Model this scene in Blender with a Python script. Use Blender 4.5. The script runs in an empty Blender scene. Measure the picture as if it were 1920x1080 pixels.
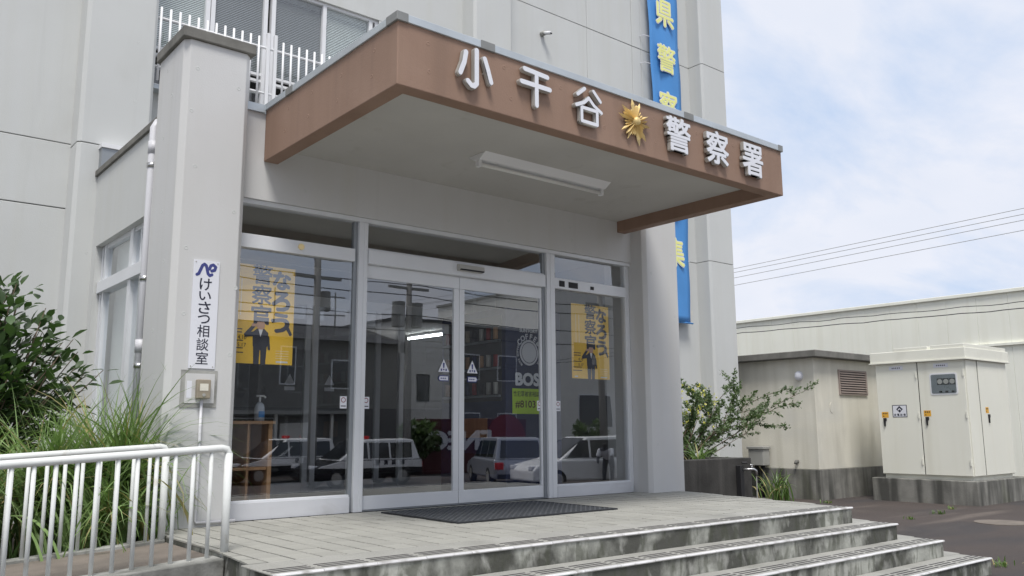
import bpy, bmesh, math, random
from mathutils import Vector, Matrix
R_ = math.radians
random.seed(7)
sc = bpy.context.scene
COL = sc.collection

# ------------------------------------------------------------------ camera, sky, sun, exposure
cam_d = bpy.data.cameras.new('camera'); cam = bpy.data.objects.new('camera', cam_d); COL.objects.link(cam)
cam_d.sensor_width = 36; cam_d.lens = 1600.83 / 1920 * 36; cam_d.clip_start = .05; cam_d.clip_end = 1500
_y, _p, _r = R_(39.38), R_(9.369), R_(-.302)
_f = Vector((math.sin(_y) * math.cos(_p), math.cos(_y) * math.cos(_p), math.sin(_p)))
_rt = Vector((math.cos(_y), -math.sin(_y), 0)); _up = _rt.cross(_f)
_r2 = _rt * math.cos(_r) + _up * math.sin(_r); _u2 = -_rt * math.sin(_r) + _up * math.cos(_r)
CAM = Vector((-2.7695, -6.3846, .6701))
_m = Matrix((_r2, _u2, -_f)).transposed().to_4x4(); _m.translation = CAM
cam.matrix_world = _m
sc.camera = cam
SUN_EL, SUN_AZ = 63, 216          # azimuth: compass angle from +y, clockwise
w = bpy.data.worlds.new('World'); sc.world = w; w.use_nodes = True
nt = w.node_tree; N = nt.nodes; Lk = nt.links; N.clear()
def wn(t, **k):
    n = N.new(t)
    for a, b in k.items(): setattr(n, a, b)
    return n
out = wn('ShaderNodeOutputWorld'); bg = wn('ShaderNodeBackground'); bg.inputs[1].default_value = .060
sky = wn('ShaderNodeTexSky', sky_type='NISHITA', sun_disc=False, sun_elevation=R_(SUN_EL), sun_rotation=R_(SUN_AZ), dust_density=2.0, ozone_density=1.0)
tc = wn('ShaderNodeTexCoord'); sep = wn('ShaderNodeSeparateXYZ'); Lk.new(tc.outputs['Generated'], sep.inputs[0])
mz = wn('ShaderNodeMath', operation='MAXIMUM'); Lk.new(sep.outputs[2], mz.inputs[0]); mz.inputs[1].default_value = 0
az = wn('ShaderNodeMath', operation='ADD'); Lk.new(mz.outputs[0], az.inputs[0]); az.inputs[1].default_value = .28
cx = wn('ShaderNodeCombineXYZ')
for i in (0, 1):
    d = wn('ShaderNodeMath', operation='DIVIDE'); Lk.new(sep.outputs[i], d.inputs[0]); Lk.new(az.outputs[0], d.inputs[1]); Lk.new(d.outputs[0], cx.inputs[i])
nz = wn('ShaderNodeTexNoise'); nz.inputs['Scale'].default_value = 1.5; nz.inputs['Detail'].default_value = 11; nz.inputs['Roughness'].default_value = .58; nz.inputs['Distortion'].default_value = .35
mpw = wn('ShaderNodeMapping'); mpw.inputs['Location'].default_value = (4.3, 1.7, 0); mpw.inputs['Scale'].default_value = (1, 1.5, 1); mpw.inputs['Rotation'].default_value = (0, 0, .5)
Lk.new(cx.outputs[0], mpw.inputs[0]); Lk.new(mpw.outputs[0], nz.inputs['Vector'])
cr = wn('ShaderNodeValToRGB'); cr.color_ramp.elements[0].position = .22; cr.color_ramp.elements[1].position = .54
Lk.new(nz.outputs[0], cr.inputs[0])
nz2 = wn('ShaderNodeTexNoise'); nz2.inputs['Scale'].default_value = 2.2; nz2.inputs['Detail'].default_value = 6; Lk.new(mpw.outputs[0], nz2.inputs['Vector'])
cr2 = wn('ShaderNodeValToRGB'); cr2.color_ramp.elements[0].position = .3; cr2.color_ramp.elements[1].position = .62
cr2.color_ramp.elements[0].color = (7.5, 7.95, 9.0, 1); cr2.color_ramp.elements[1].color = (8.2, 8.45, 9.3, 1)
Lk.new(nz2.outputs[0], cr2.inputs[0])
mx = wn('ShaderNodeMix', data_type='RGBA'); Lk.new(cr.outputs[0], mx.inputs[0]); Lk.new(cr2.outputs[0], mx.inputs[7])
bl = wn('ShaderNodeMix', data_type='RGBA'); bl.inputs[0].default_value = .82; bl.inputs[7].default_value = (4.7, 6.5, 9.4, 1)
Lk.new(sky.outputs[0], bl.inputs[6]); Lk.new(bl.outputs[2], mx.inputs[6])
Lk.new(mx.outputs[2], bg.inputs[0]); Lk.new(bg.outputs[0], out.inputs[0])
sd = bpy.data.lights.new('sun', 'SUN'); sd.energy = 2.0; sd.angle = R_(18); sd.color = (1, .965, .91)
so = bpy.data.objects.new('sun', sd); COL.objects.link(so)
_d = Vector((math.sin(R_(SUN_AZ)) * math.cos(R_(SUN_EL)), math.cos(R_(SUN_AZ)) * math.cos(R_(SUN_EL)), math.sin(R_(SUN_EL))))
so.rotation_euler = _d.to_track_quat('Z', 'Y').to_euler(); so.location = _d * 40
vs = sc.view_settings; vs.view_transform = 'Standard'; vs.look = 'None'; vs.exposure = 0.80; vs.gamma = 1; vs.use_curve_mapping = False
sc.cycles.max_bounces = 10; sc.cycles.transparent_max_bounces = 16

# ------------------------------------------------------------------ materials
M = {}
def mat(name, c, rough=.65, metal=0., var=.06, scale=2.5, streak=0., bump=0., bscale=60, rnd=0., stain=None, emit=0., spec=.4, detail=6, hue=None):
    m = bpy.data.materials.new(name); m.use_nodes = True
    n = m.node_tree.nodes; l = m.node_tree.links
    b = n['Principled BSDF']; b.inputs['Roughness'].default_value = rough; b.inputs['Metallic'].default_value = metal
    b.inputs['Specular IOR Level'].default_value = spec
    t = n.new('ShaderNodeTexCoord')
    def nois(s, mp=None, det=detail, dist=0):
        x = n.new('ShaderNodeTexNoise'); x.inputs['Scale'].default_value = s; x.inputs['Detail'].default_value = det; x.inputs['Distortion'].default_value = dist
        if mp:
            k = n.new('ShaderNodeMapping'); k.inputs['Scale'].default_value = mp; l.new(t.outputs['Object'], k.inputs[0]); l.new(k.outputs[0], x.inputs['Vector'])
        else: l.new(t.outputs['Object'], x.inputs['Vector'])
        return x.outputs[0]
    def mixc(fac, a, bb, mode='MIX'):
        k = n.new('ShaderNodeMix'); k.data_type = 'RGBA'; k.blend_type = mode
        for s, vv in ((0, fac), (6, a), (7, bb)):
            if hasattr(vv, 'links'): l.new(vv, k.inputs[s])
            else: k.inputs[s].default_value = vv if s == 0 else (*vv, 1)
        return k.outputs[2]
    def ramp(src, lo, hi):
        k = n.new('ShaderNodeMapRange'); k.inputs[1].default_value = lo; k.inputs[2].default_value = hi; l.new(src, k.inputs[0]); return k.outputs[0]
    c = tuple(c)
    dark = hue if hue else tuple(x * (1 - var) for x in c)
    col = mixc(ramp(nois(scale), .3, .7), dark, tuple(min(1, x * (1 + var)) for x in c))
    if streak:
        col = mixc(ramp(nois(1, (5, 5, .22), 7), .48, .75), col, tuple(x * (1 - streak) for x in (c[0], c[1] * .995, c[2] * .97)))
    for st in (stain or []):
        sc_, lo, hi, mp, amt = st[:5]
        f = ramp(nois(1, mp, 8, .4), lo, hi)
        q = n.new('ShaderNodeMath'); q.operation = 'MULTIPLY'; l.new(f, q.inputs[0]); q.inputs[1].default_value = amt
        col = mixc(q.outputs[0], col, sc_)
    if rnd:
        oi = n.new('ShaderNodeObjectInfo'); mr = n.new('ShaderNodeMapRange'); mr.inputs[3].default_value = 1 - rnd; mr.inputs[4].default_value = 1 + rnd
        l.new(oi.outputs['Random'], mr.inputs[0])
        cb = n.new('ShaderNodeCombineColor')
        for i in range(3): l.new(mr.outputs[0], cb.inputs[i])
        col = mixc(1., col, cb.outputs[0], 'MULTIPLY')
    l.new(col, b.inputs['Base Color'])
    if bump:
        bn = n.new('ShaderNodeBump'); bn.inputs['Strength'].default_value = bump; bn.inputs['Distance'].default_value = .01
        l.new(nois(bscale), bn.inputs['Height']); l.new(bn.outputs[0], b.inputs['Normal'])
    if emit:
        b.inputs['Emission Color'].default_value = (*c, 1); b.inputs['Emission Strength'].default_value = emit
    M[name] = m; return m
STW = [((.30, .30, .27), .60, .85, (9, 9, .35), .16), ((.36, .34, .29), .62, .8, (1.2, 1.2, .6), .18)]
mat('wall', (.555, .565, .555), .75, var=.03, scale=1.1, streak=.03, bump=.12, bscale=90, stain=STW)
mat('wall2', (.575, .575, .572), .72, var=.025, scale=1.4, streak=.025, bump=.1, bscale=90, stain=STW)
mat('soffit', (.50, .49, .465), .8, var=.05, scale=1.5, bump=.1, bscale=70, stain=[((.40, .385, .35), .52, .8, (1.2, 1.2, 1), .3), ((.33, .31, .27), .62, .75, (5, 5, 5), .3)])
mat('brown', (.275, .178, .130), .68, var=.06, scale=1.2, streak=.12, bump=.12, bscale=80, stain=[((.20, .13, .10), .55, .8, (7, 7, .5), .5), ((.36, .25, .19), .58, .75, (1.5, 1.5, 1.5), .35)])
mat('cap', (.17, .165, .15), .8, var=.2, scale=5, bump=.2, stain=[((.10, .10, .09), .5, .75, (6, 6, 2), .6)])
mat('flash', (.50, .54, .57), .4, .4, var=.08, scale=3, stain=[((.30, .31, .28), .55, .8, (3, 3, 8), .4)])
mat('flashdark', (.24, .245, .24), .55, .2, var=.12, scale=6)
mat('alu', (.72, .735, .76), .42, .15, var=.03, scale=3)
mat('aludark', (.30, .32, .34), .4, .4, var=.05)
mat('sillw', (.62, .63, .66), .5, .1, var=.05, stain=[((.38, .37, .35), .55, .8, (3, 3, 9), .4)])
mat('mortar', (.035, .034, .03), .9, var=.25, scale=9)
mat('tile', (.33, .325, .295), .7, var=.07, scale=5, bump=.15, bscale=140, rnd=.07, stain=[((.24, .24, .215), .52, .78, (1.3, 1.3, 1.3), .45)])
mat('nosing', (.33, .325, .30), .7, var=.14, scale=90, bump=.15, bscale=160, rnd=.08, stain=[((.15, .15, .13), .5, .75, (2, 2, 2), .5)])
mat('lip', (.60, .595, .60), .5, var=.08, scale=8, rnd=.10, stain=[((.22, .21, .19), .52, .68, (9, 9, 9), .7)])
mat('grip', (.045, .042, .045), .8, var=.3, scale=30)
mat('riser', (.36, .365, .33), .9, var=.2, scale=7, bump=.4, bscale=35, stain=[((.05, .05, .043), .42, .56, (3.2, 3.2, 2.3), .9), ((.42, .42, .39), .55, .66, (7, 7, 4), .6), ((.06, .065, .045), .5, .62, (14, 14, 6), .6)])
mat('stainc', (.23, .225, .205), .9, var=.2, scale=5, bump=.3, bscale=40, stain=[((.05, .05, .045), .42, .64, (5, 5, .5), .85), ((.12, .13, .07), .55, .75, (2, 2, 1.4), .4)])
mat('darkc', (.045, .043, .04), .9, var=.3, scale=4, bump=.3, bscale=40, stain=[((.12, .115, .105), .5, .72, (7, 7, .5), .55)])
mat('ground', (.060, .048, .044), .85, var=.16, scale=.7, bump=.5, bscale=120, stain=[((.15, .125, .108), .56, .68, (.25, 2.2, 1), .6), ((.036, .036, .040), .50, .64, (.32, .7, 1), .75), ((.12, .098, .086), .58, .8, (.9, .9, 1), .45), ((.055, .05, .045), .55, .7, (9, 9, 9), .35)], detail=9)
mat('bounce_slab', (.42, .41, .38), .9, var=.1, scale=2, bump=.2, stain=[((.25, .24, .22), .5, .75, (1, 1, 1), .4)])  # pale colour of the added slab that bounces light back up
mat('ramp', (.175, .150, .128), .9, var=.18, scale=6, bump=.4, bscale=110, stain=[((.09, .085, .075), .5, .75, (2, 2, 2), .5)])
mat('kerb', (.33, .33, .31), .9, var=.2, scale=6, bump=.3, stain=[((.08, .08, .07), .45, .65, (4, 4, 4), .7)])
mat('soil', (.06, .048, .036), 1, var=.4, scale=14, bump=.8, bscale=30)
mat('white', (.74, .745, .76), .42, var=.02)
mat('railw', (.66, .675, .66), .6, var=.05, scale=9, stain=[((.42, .38, .30), .62, .75, (14, 14, 14), .5)])
mat('pipe', (.60, .60, .63), .45, var=.03)
mat('steel', (.55, .55, .55), .28, .9)
mat('silver', (.46, .45, .42), .4, .3, var=.1)
mat('gold', (.74, .56, .25), .5, .3, var=.1, scale=9, stain=[((.62, .55, .38), .5, .7, (20, 20, 20), .4)])
mat('black', (.02, .02, .022), .6)
mat('rubber', (.028, .03, .034), .75, var=.25, scale=20)
mat('navy', (.028, .036, .085), .4)
mat('signblue', (.05, .06, .22), .5)
mat('ink', (.02, .022, .04), .6)
mat('signwhite', (.72, .73, .78), .4, var=.01)
mat('blue', (.075, .27, .62), .6, var=.05, scale=2)
mat('yellow', (.80, .80, .30), .6)
mat('posteryellow', (.90, .56, .05), .45, var=.03)
mat('posterpale', (.9, .72, .38), .5)
mat('skin', (.55, .33, .24), .6)
mat('suit', (.035, .038, .055), .7)
mat('wood', (.36, .21, .11), .5, var=.15, scale=4, stain=[((.22, .12, .06), .5, .7, (14, 14, 1), .5)])
mat('lime', (.50, .72, .06), .5)
mat('red', (.22, .02, .02), .5)
mat('maroon', (.085, .014, .019), .5)
mat('cream', (.90, .90, .80), .7, var=.025, scale=1, streak=.06)
mat('creamjoint', (.62, .62, .54), .8)
mat('shedwall', (.68, .655, .57), .9, var=.07, scale=1.3, streak=.14, bump=.3, bscale=50, stain=[((.27, .25, .20), .50, .8, (1.6, 1.6, .6), .5), ((.60, .59, .54), .55, .7, (1.1, 1.1, 1.4), .5)])
mat('cabinet', (.78, .775, .69), .5, var=.03, scale=1.2, streak=.04, stain=[((.50, .47, .38), .60, .85, (5, 5, .5), .3)])
mat('cabroof', (.77, .765, .68), .55, var=.04, stain=[((.48, .46, .38), .56, .8, (3, 3, 3), .35)])
mat('louvre', (.34, .28, .25), .6, var=.1)
mat('boxgrey', (.33, .33, .31), .6, var=.08)
mat('orange', (.75, .40, .05), .5)
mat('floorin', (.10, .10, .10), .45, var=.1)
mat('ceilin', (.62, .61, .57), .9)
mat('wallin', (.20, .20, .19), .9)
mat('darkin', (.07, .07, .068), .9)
mat('blind', (.80, .83, .81), .7, var=.03)
mat('blinddark', (.34, .35, .36), .7, var=.05)
mat('tube', (.95, .97, 1.), .4, emit=14.)
mat('tubeoff', (.72, .72, .70), .4)
mat('bark', (.11, .08, .055), .9, var=.3, scale=12, bump=.5)
mat('clearplastic', (.55, .60, .68), .25)
mat('pole', (.33, .32, .30), .85, var=.1)
mat('house', (.17, .168, .16), .8, var=.12)
mat('houseroof', (.05, .05, .055), .7)
mat('siding', (.78, .77, .72), .8, var=.05)
mat('carwhite', (.88, .88, .88), .25, spec=.6)
mat('carblack', (.012, .012, .014), .2, spec=.6)
mat('carsilver', (.42, .44, .50), .3, .5)
mat('carglass', (.015, .018, .022), .08, spec=.8)
mat('tyre', (.02, .02, .02), .9)
mat('lampred', (.6, .02, .02), .3)
mat('hair', (.015, .012, .01), .7)
def leafmat(name, c, c2, rough=.42):
    m = mat(name, c, rough, var=.25, scale=3, rnd=.3, hue=c2, spec=.5)
    b = m.node_tree.nodes['Principled BSDF']
    b.inputs['Transmission Weight'].default_value = 0
    n = m.node_tree.nodes; l = m.node_tree.links
    tr = n.new('ShaderNodeBsdfTranslucent'); tr.inputs[0].default_value = (c[0] * 1.3, c[1] * 1.6, c[2] * .8, 1)
    mxs = n.new('ShaderNodeMixShader'); mxs.inputs[0].default_value = .22
    o = n['Material Output']; l.new(b.outputs[0], mxs.inputs[1]); l.new(tr.outputs[0], mxs.inputs[2]); l.new(mxs.outputs[0], o.inputs[0])
leafmat('leaf', (.075, .125, .048), (.038, .070, .027))
leafmat('leafyoung', (.14, .22, .06), (.08, .15, .04))
leafmat('grass', (.22, .31, .12), (.11, .18, .06), .5)
leafmat('grassdry', (.33, .28, .13), (.22, .20, .09), .6)
leafmat('smallleaf', (.13, .18, .085), (.06, .095, .04), .5)
leafmat('flower', (.60, .55, .12), (.45, .45, .12), .6)
def glassmat(name, refl, tint):
    m = bpy.data.materials.new(name); m.use_nodes = True; n = m.node_tree.nodes; l = m.node_tree.links; n.clear()
    o = n.new('ShaderNodeOutputMaterial'); tr = n.new('ShaderNodeBsdfTransparent'); tr.inputs[0].default_value = (*tint, 1)
    gl = n.new('ShaderNodeBsdfGlossy'); gl.inputs['Roughness'].default_value = 0; gl.inputs[0].default_value = (.95, .97, 1, 1)
    wt = n.new('ShaderNodeTexCoord'); wz = n.new('ShaderNodeTexNoise'); wz.inputs['Scale'].default_value = 1.6; wz.inputs['Detail'].default_value = 1; bp_ = n.new('ShaderNodeBump'); bp_.inputs['Strength'].default_value = .6; bp_.inputs['Distance'].default_value = .0009
    l.new(wt.outputs['Object'], wz.inputs['Vector']); l.new(wz.outputs[0], bp_.inputs['Height']); l.new(bp_.outputs[0], gl.inputs['Normal'])
    fr = n.new('ShaderNodeFresnel'); fr.inputs[0].default_value = 1.5
    ad = n.new('ShaderNodeMath'); ad.operation = 'MULTIPLY_ADD'; ad.inputs[1].default_value = 1.1; ad.inputs[2].default_value = refl; ad.use_clamp = True; l.new(fr.outputs[0], ad.inputs[0])
    ge = n.new('ShaderNodeNewGeometry'); s = n.new('ShaderNodeMath'); s.operation = 'SUBTRACT'; s.inputs[0].default_value = 1; l.new(ge.outputs['Backfacing'], s.inputs[1])
    q = n.new('ShaderNodeMath'); q.operation = 'MULTIPLY'; l.new(ad.outputs[0], q.inputs[0]); l.new(s.outputs[0], q.inputs[1])
    mxs = n.new('ShaderNodeMixShader'); l.new(q.outputs[0], mxs.inputs[0]); l.new(tr.outputs[0], mxs.inputs[1]); l.new(gl.outputs[0], mxs.inputs[2]); l.new(mxs.outputs[0], o.inputs[0])
    M[name] = m
glassmat('glass', .175, (.97, .98, .98))
glassmat('glass2', .07, (.93, .95, .95))

# ------------------------------------------------------------------ builders
WM = {}
class MB:
    def __init__(s): s.v = []; s.f = []
    def add(s, vs, fs):
        o = len(s.v); s.v += [tuple(x) for x in vs]; s.f += [tuple(i + o for i in f) for f in fs]; return s
    def box(s, x0, y0, z0, x1, y1, z1):
        return s.add([(x0, y0, z0), (x1, y0, z0), (x1, y1, z0), (x0, y1, z0), (x0, y0, z1), (x1, y0, z1), (x1, y1, z1), (x0, y1, z1)],
                     [(0, 3, 2, 1), (4, 5, 6, 7), (0, 1, 5, 4), (1, 2, 6, 5), (2, 3, 7, 6), (3, 0, 4, 7)])
    def ext(s, poly, vec):
        n = len(poly); vec = Vector(vec); a = [Vector(p) for p in poly]; b = [p + vec for p in a]
        return s.add(a + b, [tuple(range(n))[::-1], tuple(range(n, 2 * n))] + [(i, (i + 1) % n, n + (i + 1) % n, n + i) for i in range(n)])
    def pr(s, poly, z0, z1): return s.ext([(x, y, z0) for x, y in poly], (0, 0, z1 - z0))
    def tube(s, pts, r, n=8, cap=True):
        pts = [Vector(p) for p in pts]; rs = r if isinstance(r, (list, tuple)) else [r] * len(pts)
        o = len(s.v); pu = None
        for i, p in enumerate(pts):
            t = (pts[min(i + 1, len(pts) - 1)] - pts[max(i - 1, 0)]).normalized()
            u = (pu - t * pu.dot(t)) if pu else t.orthogonal()
            u.normalize(); pu = u; vv = t.cross(u)
            for k in range(n):
                a = 2 * math.pi * k / n; s.v.append(tuple(p + (u * math.cos(a) + vv * math.sin(a)) * rs[i]))
        for i in range(len(pts) - 1):
            for k in range(n):
                s.f.append((o + i * n + k, o + i * n + (k + 1) % n, o + (i + 1) * n + (k + 1) % n, o + (i + 1) * n + k))
        if cap:
            s.f.append(tuple(o + k for k in range(n))[::-1]); s.f.append(tuple(o + (len(pts) - 1) * n + k for k in range(n)))
        return s
    def build(s, name, m, parent=None, bevel=0, smooth=False, recalc=True, seg=2):
        me = bpy.data.meshes.new(name); me.from_pydata(s.v, [], s.f)
        if recalc:
            b = bmesh.new(); b.from_mesh(me); bmesh.ops.recalc_face_normals(b, faces=b.faces); b.to_mesh(me); b.free()
        if smooth: me.polygons.foreach_set('use_smooth', [True] * len(me.polygons))
        me.materials.append(M[m]); return link(name, me, parent, bevel, seg)
def link(name, me, parent=None, bevel=0, seg=2, loc=None):
    o = bpy.data.objects.new(name, me); COL.objects.link(o)
    if loc: o.location = loc
    if parent:
        o.parent = parent
        if parent.name in WM: o.matrix_parent_inverse = WM[parent.name]
    if bevel:
        md = o.modifiers.new('bevel', 'BEVEL'); md.width = bevel; md.segments = seg; md.limit_method = 'ANGLE'; md.angle_limit = R_(40)
    return o
def box(name, m, parent, *b, bevel=0): return MB().box(*b).build(name, m, parent, bevel)
def tag(o, label=None, cat=None, group=None, kind=None):
    for k, v in (('label', label), ('category', cat), ('group', group), ('kind', kind)):
        if v: o[k] = v
    return o
def thing(name, label, cat, loc=(0, 0, 0), group=None):
    o = bpy.data.objects.new(name, None); COL.objects.link(o); o.location = loc; o.empty_display_size = .1
    WM[o.name] = Matrix.Translation(Vector(loc)).inverted()
    return tag(o, label, cat, group)
def struct(o): o['kind'] = 'structure'; return o
def stuff(o): o['kind'] = 'stuff'; return o
def copy_tree(o, parent=None):
    c = o.copy(); COL.objects.link(c)
    if parent: c.parent = parent
    for ch in o.children: copy_tree(ch, c)
    return c
FONT = {}
def glyph(body, bold=0., extrude=.5):
    """text mesh in local XY centred on its box, unit em; emboldened by stacking shifted copies"""
    key = (body, bold, extrude)
    if key in FONT: return FONT[key]
    c = bpy.data.curves.new('t', 'FONT'); c.body = body; c.extrude = extrude; c.resolution_u = 3
    o = bpy.data.objects.new('t', c); COL.objects.link(o)
    dg = bpy.context.evaluated_depsgraph_get(); me = bpy.data.meshes.new_from_object(o.evaluated_get(dg))
    vs = [v.co.copy() for v in me.vertices]; fs = [tuple(p.vertices) for p in me.polygons]
    bpy.data.objects.remove(o); bpy.data.curves.remove(c); bpy.data.meshes.remove(me)
    offs = [(0, 0)] if not bold else [(0, 0)] + [(bold * math.cos(a * math.pi / 3), bold * math.sin(a * math.pi / 3)) for a in range(6)]
    V = []; F = []
    for i, (dx, dy) in enumerate(offs):
        k = len(V); e = 1 - .02 * i
        V += [Vector((v.x + dx, v.y + dy, v.z * e)) for v in vs]; F += [tuple(x + k for x in f) for f in fs]
    xs = [v.x for v in V]; ys = [v.y for v in V]
    FONT[key] = (V, F, (min(xs) + max(xs)) / 2, (min(ys) + max(ys)) / 2, max(xs) - min(xs), max(ys) - min(ys)); return FONT[key]
AX = {'-y': (Vector((1, 0, 0)), Vector((0, 0, 1)), Vector((0, -1, 0))), '-x': (Vector((0, -1, 0)), Vector((0, 0, 1)), Vector((-1, 0, 0))),
      '+y': (Vector((-1, 0, 0)), Vector((0, 0, 1)), Vector((0, 1, 0))), '+x': (Vector((0, 1, 0)), Vector((0, 0, 1)), Vector((1, 0, 0)))}
def text(name, body, m, parent, c, w=None, h=None, face='-y', depth=.002, bold=0., rot=0.):
    V, F, x0, y0, W, H = glyph(body, bold)
    sx = w / W if w else h / H; sy = h / H if h else sx
    X, Y, Z = AX[face]; c = Vector(c); mb = MB(); cr_, sr_ = math.cos(rot), math.sin(rot)
    vs = []
    for v in V:
        a, b = (v.x - x0) * sx, (v.y - y0) * sy
        vs.append(c + X * (a * cr_ - b * sr_) + Y * (a * sr_ + b * cr_) + Z * ((v.z + .5) * depth))
    mb.add(vs, F); return mb.build(name, m, parent, recalc=False)
def flat(name, poly, m, parent, c, face='-y', depth=.002):
    """thin plate from a 2-D outline in the face's own axes"""
    X, Y, Z = AX[face]; c = Vector(c); mb = MB(); mb.ext([c + X * a + Y * b for a, b in poly], Z * depth); return mb.build(name, m, parent)
def rect(w, h): return [(-w / 2, -h / 2), (w / 2, -h / 2), (w / 2, h / 2), (-w / 2, h / 2)]
def disc(r, n=20, sy=1): return [(r * math.cos(2 * math.pi * k / n), sy * r * math.sin(2 * math.pi * k / n)) for k in range(n)]
def capsule(pts, r, n=6):
    """outline polygons of round-capped strokes"""
    res = []
    for a, b in zip(pts[:-1], pts[1:]):
        a = Vector(a); b = Vector(b); t = math.atan2((b - a).y, (b - a).x); q = []
        for k in range(n + 1): q.append(b + Vector((math.cos(t - math.pi / 2 + math.pi * k / n), math.sin(t - math.pi / 2 + math.pi * k / n))) * r)
        for k in range(n + 1): q.append(a + Vector((math.cos(t + math.pi / 2 + math.pi * k / n), math.sin(t + math.pi / 2 + math.pi * k / n))) * r)
        res.append([(p.x, p.y) for p in q])
    return res
def strokes(name, sts, r, m, parent, c, size, face, d0, d1):
    X, Y, Z = AX[face]; c = Vector(c); mb = MB(); i = 0
    for st in sts:
        for poly in capsule(st, r):
            i += 1; e = d1 - (d1 - d0) * .05 * (i % 12)
            mb.ext([c + X * a * size + Y * b * size + Z * d0 for a, b in poly], Z * (e - d0))
    return mb.build(name, m, parent)

G = -.52                                       # yard level
# ================================================================== SETTING
def gz(x, y):
    t = min(1, max(0, (-8 - y) / 4.5)); t = t * t * (3 - 2 * t)
    return G - .70 * t
mb = MB(); xs = [-400, -120, -40, -20] + [-12 + 2 * i for i in range(29)] + [60, 120, 400]; ys = [-400, -120, -60, -40] + [-30 + 1.5 * i for i in range(34)] + [40, 120, 400]
for y in ys:
    for x in xs: mb.v.append((x, y, gz(x, y)))
nx = len(xs)
for j in range(len(ys) - 1):
    for i in range(nx - 1):
        cxm, cym = (xs[i] + xs[i + 1]) / 2, (ys[j] + ys[j + 1]) / 2
        mb.f.append((j * nx + i, j * nx + i + 1, (j + 1) * nx + i + 1, (j + 1) * nx + i))
struct(mb.build('ground', 'ground', smooth=True))

bounce = struct(MB().pr([(-14, -8), (4.7, -8), (4.7, -3.56), (-14, -3.56)], -.53, -.514).build('bounce_slab', 'bounce_slab'))  # added out-of-view slab, bounces light up under the canopy
# porch -------------------------------------------------------------
D = -2.453; STEP_R, STEP_H, STEP_X = .2717, .1295, .2205
def xl(y): return -.90 - .10 * min(1, max(0, (-1.45 - y) / 1.0))
def xr(y, k=0): return 4.195 + STEP_X * k + (4.64 - 4.195) * (y - (D - STEP_R * k)) / 2.15
porch = struct(MB().pr([(xl(D) + .012, D + .012), (xr(D) - .012, D + .012), (xr(.5) - .012, .5), (-.9, .5), (-.888, -1.5)], -.7, -.010).build('porch', 'riser'))
pm = MB().pr([(xl(D) + .02, D + .06), (xr(D) - .03, D + .06), (xr(.4) - .02, .4), (-.88, .4), (-.88, -1.5)], -.0095, -.005).build('mortar_bed', 'mortar', porch)
TW, TD, GAP = .152, .17, .015
cells = []
i = 0; x = -1.0
while x < 4.9:
    for j in range(12):
        y1 = -.02 - TD * j; y0 = y1 - TD
        a0, a1 = max(x, xl(y0)), max(x, xl(y1)); b0, b1 = min(x + TW, xr(y0)), min(x + TW, xr(y1))
        if b0 - a0 < .03 or b1 - a1 < .03: continue
        full = abs(a0 - x) < 1e-6 and abs(a1 - x) < 1e-6 and abs(b0 - x - TW) < 1e-6 and abs(b1 - x - TW) < 1e-6
        cells.append((x, y0, y1, a0, a1, b0, b1, full))
    x += TW
def seen(c):
    x, y = c[0] + TW / 2, (c[1] + c[2]) / 2
    if .92 < x < 2.5 and -1.2 < y < -.25: return 0
    if y > -.24 and (x > 4.1 or x < -.3): return 0
    d = (Vector((x, y, 0)) - CAM).length; return 1 / d ** 3
cells.sort(key=seen, reverse=True)
tme = MB().box(GAP / 2, GAP / 2, -.009, TW - GAP / 2, TD - GAP / 2, 0)
b_ = bmesh.new(); t_ = bpy.data.meshes.new('tile'); t_.from_pydata(tme.v, [], tme.f); b_.from_mesh(t_)
bmesh.ops.bevel(b_, geom=[e for e in b_.edges if all(v.co.z > -.001 for v in e.verts)], offset=.0025, segments=1, affect='EDGES'); b_.to_mesh(t_); b_.free(); t_.materials.append(M['tile'])
rest = MB()
for n, (x, y0, y1, a0, a1, b0, b1, full) in enumerate(cells):
    dz = random.uniform(-.0012, .0012)
    poly = [(a0 + GAP / 2, y0 + GAP / 2), (b0 - GAP / 2, y0 + GAP / 2), (b1 - GAP / 2, y1 - GAP / 2), (a1 + GAP / 2, y1 - GAP / 2)]
    if n < 296:
        if full: link('tile', t_, porch, loc=(x, y0, dz))
        else: MB().pr(poly, -.009, dz).build('tile', 'tile', porch)
    else: rest.pr(poly, -.009, dz)
stuff(rest.build('tile_field', 'tile', porch))
def nosing_row(parent, y, z, x0, x1, depth, k):
    xs_ = [x0]; q = -.434 + .3 * math.ceil((x0 + .434) / .3 + .3)
    while q < x1 - .05: xs_.append(q); q += .3
    xs_.append(x1)
    for a, b in zip(xs_[:-1], xs_[1:]):
        dx = 0 if b < x1 - 1e-6 else .0
        dz = random.uniform(-.0012, .0012)
        n = MB().box(a + .002, y + .022, z - .009, b - .002, y + depth - .003, z + dz).build('nosing_tile', 'nosing', parent, .002, seg=1)
        l_ = MB()
        pr_ = [(y + .024, z + dz - .016), (y + .006, z + dz - .0145), (y + .001, z + dz - .008), (y + .005, z + dz - .0008), (y + .010, z + dz + .0008), (y + .0222, z + dz + .0008)]
        l_.ext([(a + .0015, p, q_) for p, q_ in pr_], (b - a - .003, 0, 0)); l_.build('lip', 'lip', n, smooth=False)
        if b - a > .1:
            for s_ in range(3):
                yy = y + .060 + .045 * s_
                if yy + .02 > y + depth: break
                MB().box(a + .02, yy, z + dz - .002, b - .02, yy + .016, z + dz + .0016).build('grip_strip', 'grip', n)
nosing_row(porch, D, 0, xl(D), xr(D), .39, 0)
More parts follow.
